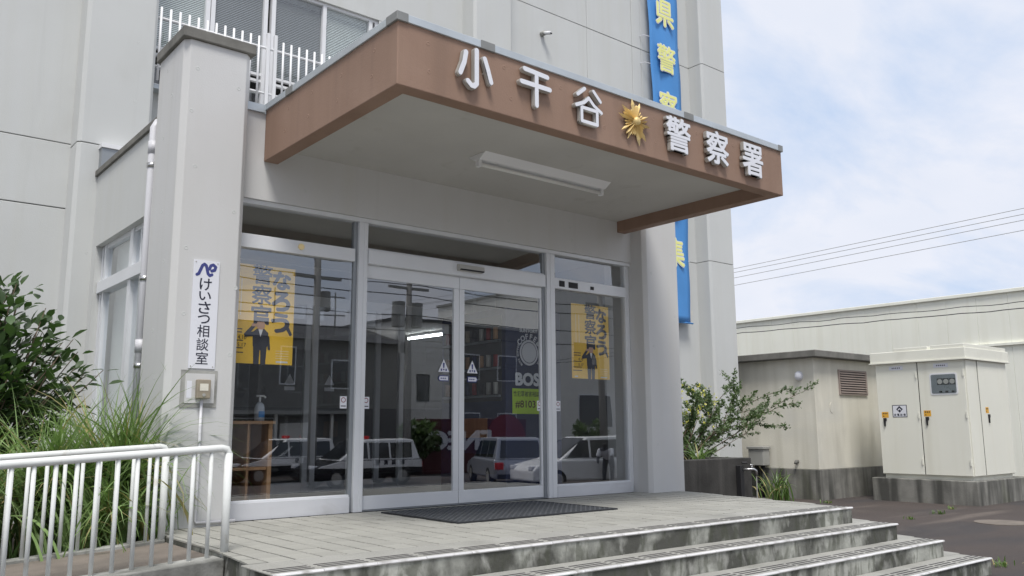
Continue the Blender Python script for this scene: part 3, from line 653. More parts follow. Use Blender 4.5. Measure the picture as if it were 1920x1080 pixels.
handrail('white tubular handrail with many balusters among the grass beside the ramp', -.58, -.925)

# ================================================================== INSIDE THE ENTRANCE
def poster(x, label):
    p = thing('recruitment_poster', label, 'poster', (x, .15, 1.19), 'recruitment posters behind the glass'); y = .15
    flat('sheet', rect(.56, .795), 'posteryellow', p, (x, y, 1.588), depth=.003)
    zz = 1.955
    for ch, hh in (('な', .155), ('ろ', .165), ('う', .165)): text('letter', ch, 'ink', p, (x + .165, y - .003, zz - hh / 2), .165, hh, bold=.05, depth=.001); zz -= hh + .012
    flat('letter', [(-.03, .03), (.0, .04), (.03, -.02), (.012, -.035)], 'ink', p, (x + .24, y - .003, 1.46), depth=.001)
    zz = 1.985
    for ch in '警察官': text('letter', ch, 'ink', p, (x - .0, y - .003, zz - .075), .17, .158, bold=.03 if ch == '官' else .02, depth=.001); zz -= .163
    # saluting officer print: suit, raised arm, face, cap, shirt
    c = (x + .0, y - .005, 1.35)
    flat('officer_print', [(-.05, -.165), (-.006, -.165), (-.002, -.05), (.004, -.05), (.008, -.165), (.048, -.165), (.058, .0), (-.058, .0)], 'suit', p, c, depth=.001)
    flat('officer_print', [(-.06, -.02), (.062, -.02), (.066, .09), (.03, .122), (-.03, .122), (-.066, .09)], 'suit', p, (c[0], c[1] + .0003, c[2]), depth=.001)
    flat('officer_print', [(.055, .08), (.075, .06), (.086, -.045), (.066, -.045)], 'suit', p, c, depth=.0015)
    flat('officer_print', [(-.05, .10), (-.135, .075), (-.13, .048), (-.05, .06)], 'suit', p, c, depth=.0015); flat('officer_print', [(-.135, .075), (-.055, .165), (-.035, .15), (-.105, .06)], 'suit', p, c, depth=.002)
    flat('officer_print', disc(.034, 14, 1.25), 'skin', p, (x, y - .006, 1.503), depth=.001); flat('officer_print', [(-.045, .0), (.045, .0), (.05, .03), (-.05, .03)], 'suit', p, (x, y - .007, 1.528), depth=.001)
    flat('officer_print', [(-.018, .06), (.018, .06), (.0, .0)], 'signwhite', p, (x, y - .007, 1.405), depth=.001)
    flat('officer_print', rect(.04, .022), 'skin', p, (x - .055, y - .007, 1.498), depth=.001)
    for k in range(2): flat('print', rect(.008, .30), 'posterpale', p, (x - .215 + .045 * k, y - .003, 1.72), depth=.001)
    text('print', '4.10', 'ink', p, (x - .15, y - .003, 1.395), .07, .03, depth=.001); text('print', '5.17', 'ink', p, (x - .15, y - .003, 1.335), .07, .03, depth=.001)
    for z, w_ in ((1.46, .10), (1.435, .10), (1.37, .12), (1.31, .12), (1.275, .13)): flat('print', rect(w_, .008), 'ink', p, (x - .20, y - .003, z), depth=.001)
    for z in (1.30, 1.28, 1.26, 1.24): flat('print', rect(.11, .006), 'posterpale', p, (x + .19, y - .003, z), depth=.001)
    flat('print', rect(.10, .014), 'signwhite', p, (x + .19, y - .003, 1.212), depth=.001); flat('print', rect(.045, .014), 'signwhite', p, (x - .22, y - .003, 1.212), depth=.001)
poster(-.015, 'yellow recruitment poster with black characters behind the glass beside the name plate column')
poster(3.68, 'yellow recruitment poster with black characters behind the glass beside the vending machine')
stn = thing('wooden_stand', 'open-fronted brown wooden stand inside the entrance glass', 'stand', (.03, .55, 0))
for b in ((-.22, .38, 0, -.19, .75, .72), (.19, .38, 0, .225, .75, .72), (-.24, .36, .72, .24, .77, .745), (-.19, .40, .35, .19, .74, .372), (-.19, .40, .03, .19, .74, .052), (-.19, .73, .052, .19, .745, .35), (-.19, .73, .372, .19, .745, .72), (.02, .40, .052, .04, .73, .35), (.02, .40, .372, .04, .73, .72)): box('panel', 'wood', stn, *b, bevel=.002)
sb = thing('sanitizer_bottle', 'clear pump bottle of hand sanitizer standing on the wooden stand', 'bottle', (.155, .5, .745))
q = MB(); q.tube([(.155, .5, .746), (.155, .5, .85), (.155, .5, .88), (.155, .5, .90)], [.042, .042, .034, .016], 14); q.build('body', 'clearplastic', sb, smooth=True)
MB().tube([(.155, .5, .90), (.155, .5, .945)], .009, 8).build('pump', 'white', sb, smooth=True); MB().tube([(.125, .5, .952), (.19, .5, .952), (.205, .5, .938)], .009, 8).build('nozzle', 'white', sb, smooth=True); flat('label', rect(.05, .05), 'blue', sb, (.155, .457, .80), depth=.002)
vm = thing('vending_machine', 'dark navy drinks vending machine with a coffee logo inside the entrance', 'vending machine', (3.02, .9, 0))
VY = .32
box('cabinet', 'navy', vm, 2.645, VY, .02, 3.40, 1.45, 1.90, bevel=.01)
text('lettering', 'SUNTORY', 'signwhite', vm, (2.95, VY - .001, 1.672), .24, .04, depth=.002, bold=.02)
cxv, czv = 2.955, 1.445
flat('logo_disc', disc(.125, 28, 1.06), 'signwhite', vm, (cxv, VY - .0005, czv), depth=.002)
rg = MB(); X, Y, Z = AX['-y']
for k in range(28):
    a0, a1 = 2 * math.pi * k / 28, 2 * math.pi * (k + 1) / 28
    rg.add([Vector((cxv, VY - .004, czv)) + X * (r * math.cos(a)) + Y * (r * 1.06 * math.sin(a)) for a, r in ((a0, .098), (a1, .098), (a1, .104), (a0, .104))], [(0, 1, 2, 3)])
rg.build('logo_ring', 'navy', vm)
for i, ch in enumerate('COFFEE'):
    a = R_(90 + 52 - i * 20.8); text('lettering', ch, 'signwhite', vm, (cxv + .162 * math.cos(a), VY - .001, czv + .168 * math.sin(a)), h=.058, depth=.002, bold=.03, rot=a - math.pi / 2)
for s in (-1, 1):
    for i, ch in enumerate('BOSS COFFEE' if s < 0 else 'BOSS COFFEE'[::1]):
        if ch == ' ': continue
        a = R_(230 - i * 7.6) if s < 0 else R_(38 - i * 7.8)
        text('lettering', ch, 'signwhite', vm, (cxv + .155 * math.cos(a), VY - .001, czv + .165 * math.sin(a)), h=.024, depth=.002, bold=.02, rot=a - math.pi / 2)
text('lettering', 'BOSS', 'signwhite', vm, (2.975, VY - .001, 1.17), .41, .135, depth=.002, bold=.05)
flat('notice', rect(.56, .255), 'lime', vm, (3.01, VY - .0005, .947), depth=.003)
for i, ch in enumerate('性犯罪被害相談電話'): text('lettering', ch, 'ink', vm, (2.765 + i * .05, VY - .0035, 1.022), .045, .055, depth=.001)
text('lettering', '#8103', 'maroon', vm, (2.90, VY - .0035, .915), .27, .08, depth=.001, bold=.012)
box('display_panel', 'darkin', vm, 2.637, VY + .06, .95, 2.6455, 1.39, 1.82)
for r_ in range(3):
    for c in range(8):
        mk = random.choice(['wood', 'boxgrey', 'red', 'navy', 'boxgrey', 'beige', 'silver', 'black']); y = VY + .13 + c * .12
        MB().tube([(2.62, y, 1.02 + r_ * .28), (2.62, y, 1.14 + r_ * .28)], .026, 10).build('sample_can', mk, vm, smooth=True)
    box('shelf', 'aludark', vm, 2.61, VY + .07, .99 + r_ * .28, 2.638, 1.38, 1.012 + r_ * .28)
flat('price_panel', rect(.4, .2), 'wood', vm, (2.645, VY + .5, .68), face='-x', depth=.003); flat('delivery_flap', rect(.7, .2), 'black', vm, (2.645, VY + .5, .32), face='-x', depth=.003)
tl = thing('ceiling_tube_light', 'lit fluorescent tube on the hall ceiling seen through the doors', 'lamp', (6.8, 8, 2.6))
MB().tube([(6.735, 8.576, 2.52), (6.813, 7.381, 2.52)], .022, 8).build('tube', 'tube', tl); q = MB(); q.tube([(6.735, 8.6, 2.57), (6.813, 7.36, 2.57)], .04, 4); q.build('housing', 'white', tl)

# ================================================================== RIGHT HAND SIDE
lwl = thing('garden_wall', 'low dark stained concrete wall with a water tap beside the porch', 'wall', (5.6, .17, G))
box('slab', 'darkc', lwl, 4.75, .10, -.7, 6.385, .24, .303, bevel=.01); box('return_wall', 'darkc', lwl, 6.25, .241, -.7, 6.383, 2.6, .30, bevel=.008)
tp = thing('water_tap', 'chrome water tap on a dark standpipe before the low concrete wall', 'tap', (6.1, .03, G))
MB().box(6.06, .03, -.6, 6.13, .099, .215).build('standpipe', 'black', tp, .004); MB().tube([(6.115, .03, .17), (6.16, -.02, .172), (6.20, -.06, .172), (6.225, -.075, .155), (6.232, -.078, .10)], [.014, .014, .016, .015, .013], 8).build('spout', 'steel', tp, smooth=True)
MB().tube([(6.185, -.045, .17), (6.185, -.045, .215)], .009, 8).build('stem', 'steel', tp, smooth=True); MB().tube([(6.15, -.05, .222), (6.22, -.04, .222)], .010, 8).build('handle', 'steel', tp, smooth=True); MB().tube([(6.09, .025, .25), (6.14, -.01, .25)], .012, 8).build('handle', 'black', tp)
MB().tube([(6.235, -.07, .09), (6.24, -.06, -.5)], .008, 6).build('drip_chain', 'silver', tp)
# shed
sh = thing('concrete_shed', 'small weathered cream concrete shed with a louvred vent and flat roof slab', 'shed', (11.4, 2.9, G))
box('wall', 'shedwall', sh, 10.36, 1.58, -.03, 12.5, 4.2, 1.84, bevel=.01); box('plinth', 'stainc', sh, 10.345, 1.565, -.6, 12.515, 4.22, -.03, bevel=.006)
box('roof_slab', 'cap', sh, 10.20, 1.43, 1.84, 12.75, 4.35, 1.955, bevel=.012)
lv = MB(); 
for b in ((11.12, 1.555, 1.635, 12.06, 1.58, 1.665), (11.12, 1.555, 1.228, 12.06, 1.58, 1.255), (11.12, 1.555, 1.255, 11.15, 1.58, 1.635), (12.02, 1.55, 1.255, 12.06, 1.58, 1.635)): lv.box(*b)
lv = lv.build('louvre_vent', 'louvre', sh); box('vent_back', 'black', lv, 11.15, 1.572, 1.255, 12.02, 1.579, 1.635)
for i in range(9):
    z = 1.262 + i * .0415; q = MB(); q.ext([(11.152, 1.545, z), (11.152, 1.575, z + .022), (11.152, 1.575, z + .032), (11.152, 1.545, z + .012)], (.866, 0, 0)); q.build('slat', 'louvre', lv)
q = MB()
for i, (r, h) in enumerate(((.075, 0), (.07, .035), (.05, .06), (.02, .072))):
    for k in range(14): q.v.append((10.36 - h, 1.86 + r * math.cos(2 * math.pi * k / 14), 1.54 + r * 1.15 * math.sin(2 * math.pi * k / 14)))
for i in range(3):
    for k in range(14): q.f.append((i * 14 + k, i * 14 + (k + 1) % 14, (i + 1) * 14 + (k + 1) % 14, (i + 1) * 14 + k))
q.f.append(tuple(range(42, 56))); q.build('globe_lamp', 'signwhite', sh, smooth=True)
MB().tube([(10.36, 1.98, .10), (10.31, 1.98, .10), (10.29, 1.98, .06)], .028, 8).build('pipe_stub', 'stainc', sh, smooth=True); flat('patch', disc(.06, 12, 1.5), 'shedwall', sh, (10.85, 1.58, 1.0), depth=.006)
jb = thing('junction_box', 'grey junction box on two dark pipes beside the shed', 'box', (10.25, 2.65, G))
box('housing', 'boxgrey', jb, 10.12, 2.50, .02, 10.32, 2.80, .33, bevel=.01); box('lid', 'boxgrey', jb, 10.10, 2.48, .30, 10.33, 2.82, .345, bevel=.006); 
for y in (2.58, 2.70): MB().tube([(10.22, y, .02), (10.22, y, -.55)], .035, 8).build('pipe', 'black', jb, smooth=True)
# switchgear cabinet
cb = thing('switchgear_cabinet', 'cream steel electrical cabinet with meter window on a stained concrete base', 'cabinet', (11.9, .2, G))
box('base', 'stainc', cb, 11.06, -.62, -.62, 12.95, 1.06, -.155, bevel=.012)
box('plinth', 'cabroof', cb, 11.19, -.51, -.155, 12.66, .88, -.095)
box('body', 'cabinet', cb, 11.165, -.535, -.095, 12.69, .905, 1.72)
box('roof', 'cabroof', cb, 11.105, -.585, 1.72, 12.76, .97, 1.90, bevel=.01); box('roof_ridge', 'cabroof', cb, 11.12, -.57, 1.901, 12.70, -.05, 1.955, bevel=.006); box('roof_ridge', 'cabroof', cb, 11.12, .0, 1.901, 12.70, .56, 1.95, bevel=.006); box('roof_trim', 'cabroof', cb, 11.09, -.6, 1.708, 12.77, .985, 1.726)
def cdoor(y0, y1, wn_=False):
    d = box('door', 'cabinet', cb, 11.145, y0, -.085, 11.1645, y1, 1.705, bevel=.004)
    return d
dA = cdoor(.208, .90); dB = cdoor(-.53, .192)
dC = box('door', 'cabinet', cb, 11.59, -.555, -.085, 12.68, -.5355, 1.705, bevel=.004); box('side_panel', 'cabinet', cb, 11.17, -.552, -.085, 11.56, -.5355, 1.705, bevel=.004)
box('seal', 'black', cb, 11.155, .193, -.08, 11.1647, .207, 1.70); box('seal', 'black', cb, 11.561, -.545, -.08, 11.589, -.5354, 1.70)
FX = 11.145
def handle(parent, c, face):
    X, Y, Z = AX[face]; c = Vector(c)
    flat('handle', [(-.02, .06), (.03, .06), (.03, .02), (.012, .0), (.008, -.075), (-.012, -.075), (-.016, .0)], 'black', parent, c, face, .02)
for d_, yy_ in ((dA, .225), (dB, -.515)):
    for zz_ in (.12, .85, 1.5): box('hinge', 'cabroof', d_, 11.128, yy_ - .008, zz_ - .05, 11.1455, yy_ + .008, zz_ + .05)
handle(dA, (FX, .80, .755), '-x'); handle(dB, (FX, .10, .765), '-x'); handle(dC, (11.83, -.555, .80), '-y')
for d, c, f in ((dA, (FX, .79, .868), '-x'), (dB, (FX, .09, .88), '-x'), (dC, (11.80, -.555, .925), '-y')):
    s_ = flat('caution_sticker', rect(.115, .095), 'orange', d, c, f, .001); X, Y, Z = AX[f]
    for i in range(3): flat('print', rect(.018, .02), 'ink', s_, Vector(c) + X * (-.03 + .03 * i) + Y * .022 + Z * .001, f, .001)
    flat('print', [(-.012, -.01), (.012, -.01), (0, .012)], 'ink', s_, Vector(c) + X * -.028 + Y * -.02 + Z * .001, f, .001)
for d, c in ((dA, (FX, .55, 1.628)), (dB, (FX, -.18, 1.632))):
    s_ = flat('name_tag', rect(.23, .065), 'signwhite', d, c, '-x', .003)
    for i in range(5): flat('print', rect(.016, .018), 'ink', s_, Vector(c) + Vector((-.003, .06 - .03 * i, 0)), '-x', .001)
s_ = flat('warning_plate', rect(.245, .20), 'ink', dA, (FX, .54, .925), '-x', .002); flat('plate_face', rect(.222, .178), 'signwhite', s_, (FX - .002, .54, .925), '-x', .001)
flat('diamond', [(0, -.055), (.055, 0), (0, .055), (-.055, 0)], 'ink', s_, (FX - .003, .54, .955), '-x', .001); flat('diamond', [(-.03, -.01), (.0, .02), (.03, -.01), (.02, -.02), (0, .0), (-.02, -.02)], 'signwhite', s_, (FX - .004, .54, .955), '-x', .001)
for i, ch in enumerate('変電設備'): text('lettering', ch, 'ink', s_, (FX - .003, .54 + .078 - .052 * i, .865), .038, .038, '-x', .001, bold=.02)
def rrect(w, h, r, n=4):
    res = []
    for cx_, cy_, a in ((w / 2 - r, h / 2 - r, 0), (-w / 2 + r, h / 2 - r, 90), (-w / 2 + r, -h / 2 + r, 180), (w / 2 - r, -h / 2 + r, 270)):
        for k in range(n + 1): res.append((cx_ + r * math.cos(R_(a + 90 * k / n)), cy_ + r * math.sin(R_(a + 90 * k / n))))
    return res
mw = flat('meter_window', rrect(.43, .345, .035), 'white', dB, (FX, -.205, 1.34), '-x', .006); flat('recess', rrect(.385, .30, .025), 'aludark', mw, (FX - .006, -.205, 1.34), '-x', .002)
for i in range(3):
    g = flat('meter', rect(.088, .10), 'black', mw, (FX - .008, -.150 - .096 * i, 1.375), '-x', .003); flat('dial', disc(.04, 16), 'boxgrey', g, (FX - .011, -.150 - .096 * i, 1.375), '-x', .002)
    flat('switch', rect(.045, .03), 'black', mw, (FX - .008, -.152 - .096 * i, 1.215), '-x', .003)
flat('pane', rrect(.385, .30, .025), 'glass2', mw, (FX - .0125, -.205, 1.34), '-x', .002)
# warehouse
wh = thing('warehouse', 'long cream warehouse clad in vertical wall panels beyond the shed', 'warehouse', (25, 8, G))
y = -10.0
while y < 32:
    MB().box(19.98, y + .002, -.8, 20.06, y + .748, 3.94).build('wall_panel', 'cream', wh, .005, seg=1); y += .75
box('wall', 'creamjoint', wh, 20.02, -10, -.8, 30, 32, 3.93); box('parapet_cap', 'cream', wh, 19.92, -10.05, 3.94, 30.05, 32.05, 4.03, bevel=.01)
box('drip_rail', 'cream', wh, 19.92, -10, 2.64, 19.975, 3.2, 2.70)
def wire(name, label, pts, r, m, grp):
    o = MB().tube(pts, r, 5).build(name, m, smooth=True); tag(o, label, 'cable', grp); return o
for nm_, z0, z1 in (('topmost', 5.516, 5.742), ('second highest', 5.395, 5.602), ('third highest', 5.229, 5.462), ('lowest', 4.997, 5.221)):
    dzy = (z1 - z0) / -8.16; pts = []
    for i in range(31):
        y = 40 - 70 * i / 30; pts.append((19.0, y, z0 + dzy * (y - 9.27) - .0 + .0012 * ((y - 5) ** 2) * .15))
    wire('power_line', nm_ + ' of the four thin grey power lines above the warehouse roof', pts, .0075, 'boxgrey', 'overhead power lines')
for k, (z0, z1, lb) in enumerate(((3.601, 3.472, 'upper dark twisted telephone cable strung before the warehouse wall'), (3.442, 3.326, 'lower dark twisted telephone cable strung before the warehouse wall'))):
    pts = []
    for i in range(161):
        y = 30 - 50 * i / 160; pts.append((18.5 + .02 * math.sin(i * 1.9), y, z0 + (z1 - z0) / -7.76 * (y - 8.89) + .014 * math.sin(i * 1.3 + k) * (1 if k == 0 else .5) + random.uniform(-.008, .008)))
    wire('telephone_cable', lb, pts, .011 if k else .009, 'black', 'telephone cables')
# manhole and kerb strip on the yard
mh = MB(); mh.pr([(8.95 + .32 * math.cos(a * .2618), -1.75 + .32 * math.sin(a * .2618)) for a in range(24)], G, G + .006); tag(mh.build('manhole_cover', 'ramp'), 'round flat manhole cover set in the yard asphalt', 'manhole')

# ================================================================== PLANTS
def leafmesh(name, L, W, m, bend=.15, n=3):
    vs_ = []; fs_ = []
    for i in range(n + 1):
        t = i / n; wv = W * math.sin(math.pi * (t * .86 + .07)) ** .8 * .5 if 0 < i < n else W * .04
        z = -bend * L * t * t; vs_ += [(-wv, t * L, z + wv * .25), (0, t * L, z), (wv, t * L, z + wv * .25)]
    for i in range(n):
        for j in range(2): a = i * 3 + j; fs_.append((a, a + 1, a + 4, a + 3))
    me = bpy.data.meshes.new(name); me.from_pydata(vs_, [], fs_); me.polygons.foreach_set('use_smooth', [True] * len(fs_)); me.materials.append(M[m]); return me
def orient(dirv, roll=0.):
    y = Vector(dirv).normalized(); x = y.cross(Vector((0, 0, 1)))
    if x.length < 1e-3: x = Vector((1, 0, 0))
    x.normalize(); z = x.cross(y); return Matrix((x, y, z)).transposed().to_4x4() @ Matrix.Rotation(roll, 4, 'Y')
sb_ = thing('evergreen_shrub', 'dense dark green broad-leaved shrub growing beside the wing window', 'shrub', (-1.95, .95, -.16))
random.seed(21)
stems = MB(); leaves = []
base = Vector((-1.95, .95, -.16))
for i in range(250):
    th = random.uniform(0, 2 * math.pi); ph = random.uniform(-.35, 1.35); rr = random.uniform(.75, 1.0) * (1 + .16 * math.sin(th * 3 + 1) + .1 * math.sin(ph * 7 + th * 2))
    tip = Vector((-1.93 + .82 * rr * math.cos(th) * math.cos(ph), .95 + .55 * rr * math.sin(th) * math.cos(ph), .98 + .80 * rr * math.sin(ph)))
    mid = base.lerp(tip, .55) + Vector((random.uniform(-.08, .08), random.uniform(-.08, .08), .12))
    pts = [base + Vector((random.uniform(-.08, .08), random.uniform(-.08, .08), 0)), mid, tip]; 
    if i % 2 == 0: stems.tube(pts, [.012, .007, .003], 5)
    for k in range(16):
        t = .30 + .70 * k / 15; p = (pts[0] * (1 - t) ** 2 + mid * 2 * t * (1 - t) + tip * t * t) + Vector((random.gauss(0, .05), random.gauss(0, .05), random.gauss(0, .04)))
        outd = (tip - Vector((-1.93, .95, .7))).normalized() + Vector((random.gauss(0, .6), random.gauss(0, .6), random.gauss(-.1, .45)))
        leaves.append((p, outd, random.uniform(.75, 1.25), random.uniform(-.6, .6)))
stuff(stems.build('stems', 'bark', sb_, smooth=True))
LM = leafmesh('leaf', .105, .054, 'leaf'); LY = leafmesh('leaf', .095, .046, 'leafyoung')
leaves.sort(key=lambda q: (q[0] - CAM).length - .25 * (q[0].z) + (.5 if q[0].x < -2.05 else 0))
rest = MB()
src = [tuple(v.co) for v in LM.vertices]; sf = [tuple(p.vertices) for p in LM.polygons]
for i, (p, dv, s, ro) in enumerate(leaves):
    mtx = Matrix.Translation(p) @ orient(dv, ro) @ Matrix.Scale(s, 4)
    if i < 280:
        o = link('leaf', LY if random.random() < .07 else LM, sb_); o.matrix_basis = mtx
    else: rest.add([mtx @ Vector(v) for v in src], sf)
stuff(rest.build('foliage', 'leaf', sb_, smooth=True, recalc=False))
def blades(name_label, spots, n, lmin, lmax, wd, m, seed, spread=.16, name='grass_clump', grp=None, dry=.13, lean=(0, 0)):
    random.seed(seed)
    c = Vector(spots); t = thing(name, name_label, 'grass', tuple(c), grp); g = MB(); dr = MB()
    for i in range(n):
        th = random.uniform(0, 2 * math.pi); L = random.uniform(lmin, lmax); r0 = abs(random.gauss(0, spread))
        p = c + Vector((r0 * math.cos(th * 1.7), r0 * math.sin(th * 1.7), 0)); out_ = Vector((math.cos(th) + lean[0], math.sin(th) + lean[1], 0)); bnd = random.uniform(.3, 1.25); up0 = random.uniform(.75, 1.0)
        tgt = dr if random.random() < dry else g; side = out_.cross(Vector((0, 0, 1))).normalized(); side = (side + Vector((random.gauss(0, .4), random.gauss(0, .4), random.gauss(0, .2)))).normalized()
        pts = []; ns = 8; ang = math.pi / 2 - random.uniform(.02, .3); pos = p.copy(); kink = random.uniform(.14, .55) * bnd
        for k in range(ns + 1):
            pts.append(pos.copy()); pos += (out_ * math.cos(ang) + Vector((0, 0, math.sin(ang)))) * (L / ns); ang -= kink * (.5 + 1.3 * k / ns) * .75
        vs_ = []; wv_ = random.uniform(.55, 1.25)
        for k, q in enumerate(pts):
            w_ = wd * wv_ * .5 * (1 if k < ns * .55 else max(.03, 1 - (k - ns * .55) / (ns * .45))); vs_ += [q - side * w_, q + side * w_]
        tgt.add(vs_, [(2 * k, 2 * k + 1, 2 * k + 3, 2 * k + 2) for k in range(ns)])
    stuff(g.build('blades', m, t, smooth=True, recalc=False))
    if dr.v: stuff(dr.build('dry_blades', 'grassdry', t, smooth=True, recalc=False))
for i, (x, y, n, l0, l1, lb) in enumerate((( -1.02, .04, 620, .7, 1.5, 'tall arching silver grass clump beside the entrance column'), (-1.45, -.08, 520, .6, 1.3, 'tall arching grass clump before the evergreen shrub'), (-1.95, -.12, 400, .5, 1.2, 'arching grass clump at the foot of the ramp railing, farthest from the column'), (-1.20, -.36, 300, .4, .85, 'short grass tuft against the inner ramp handrail'))):
    blades(lb, (x, y, -.17), n, l0, l1, .019, 'grass', 40 + i, .19, grp='grass clumps in the planting bed')
blades('bright green grass tuft beside the junction box', (9.6, 1.9, G), 70, .3, .75, .02, 'leafyoung', 60, .15, 'grass_tuft', 'weeds around the yard')
blades('grass growing at the low wall behind the water tap', (6.75, .75, G), 55, .5, .95, .014, 'leafyoung', 61, .12, 'grass_tuft', 'weeds around the yard')
blades('green weed at the far corner of the cabinet base', (13.5, -.35, G), 60, .2, .45, .018, 'leafyoung', 62, .2, 'grass_tuft', 'weeds around the yard')
for i, (x, y, s, lb) in enumerate(((9.45, -.75, .10, 'flat weed sprouting from the asphalt near the cabinet base'), (8.5, -.8, .07, 'tiny weed in an asphalt crack between steps and cabinet'), (5.35, -3.15, .12, 'small green weed at the end of the lowest step'), (10.3, -.55, .08, 'small weed at the foot of the cabinet base'), (9.9, 1.2, .09, 'small weed in front of the shed plinth'))):
    blades(lb, (x, y, G), 34, s * .35, s * .8, .010, 'leafyoung', 70 + i, s * .6, 'weed', 'weeds around the yard')
blades('spiky green plant in the raised bed behind the low wall', (6.0, .6, .10), 45, .3, .62, .022, 'grass', 66, .07, 'spiky_plant')
# thin flowering bush
bs = thing('flowering_bush', 'thin-branched bush with small leaves and pale yellow flowers behind the low wall', 'bush', (5.95, .8, .1))
random.seed(5); br = MB(); sl_ = MB(); fl_ = MB()
def sprig(p, d, L, r, depth, dens):
    pts = [p]; n = 7; dd = Vector(d).normalized()
    for k in range(n):
        jt = .04 if depth == 2 else .10; dd = (dd + Vector((random.gauss(0, jt), random.gauss(0, jt), random.gauss(.005, jt * .5)))).normalized(); pts.append(pts[-1] + dd * L / n)
    br.tube(pts, [r * .8 * (1 - .8 * k / n) for k in range(n + 1)], 5)
    for k in range(2, n + 1):
        if depth > 0 and random.random() < .85:
            sd_ = (dd + Vector((random.gauss(0, .45), random.gauss(0, .4), random.gauss(.02, .28)))).normalized(); sprig(pts[k], sd_, L * random.uniform(.2, .34), r * .5, depth - 1, dens)
        if depth <= 1:
            for q in range(dens + 1):
                pp = pts[k].lerp(pts[k - 1], random.random()) + Vector((random.gauss(0, .012), random.gauss(0, .012), random.gauss(0, .012)))
                mtx = Matrix.Translation(pp) @ orient((random.gauss(dd.x, .7), random.gauss(dd.y, .7), random.gauss(dd.z, .7)), random.uniform(-1, 1)) @ Matrix.Scale(random.uniform(.7, 1.3), 4)
                sl_.add([mtx @ Vector(v) for v in ((0, 0, 0), (.013, .018, .003), (0, .042, 0), (-.013, .018, .003))], [(0, 1, 2, 3)])
B0 = Vector((5.85, .9, .10))
for tip, L, dn in (((7.95, .9, .88), 2.2, 3), ((7.7, .95, .80), 1.9, 3), ((7.35, 1.1, 1.02), 1.7, 3), ((7.1, 1.05, .85), 1.5, 3), ((7.0, 1.2, .95), 1.4, 3), ((6.5, 1.0, .95), 1.0, 2), ((6.05, .8, .95), 1.0, 2), ((6.9, .7, .62), 1.2, 3), ((7.5, .95, .78), 1.7, 3), ((7.2, 1.0, .95), 1.5, 3)):
    p = B0 + Vector((random.uniform(-.15, .15), random.uniform(-.1, .1), 0)); sprig(p, Vector(tip) - p, (Vector(tip) - p).length, .014, 2, dn)
for i in range(110):
    p = Vector((random.gauss(6.22, .16), random.gauss(.9, .15), random.gauss(.95, .16))) if i < 85 else Vector((random.gauss(6.85, .06), random.gauss(1.2, .08), random.gauss(1.1, .07)))
    for k in range(4):
        mtx = Matrix.Translation(p) @ orient((random.gauss(0, 1), random.gauss(0, 1), random.gauss(.3, 1)), 0); fl_.add([mtx @ Vector(v) for v in ((0, 0, 0), (.012, .015, 0), (0, .03, .004), (-.012, .015, 0))], [(0, 1, 2, 3)])
stuff(br.build('branches', 'bark', bs, smooth=True)); stuff(sl_.build('foliage', 'smallleaf', bs, recalc=False)); stuff(fl_.build('blossom', 'flower', bs, recalc=False))

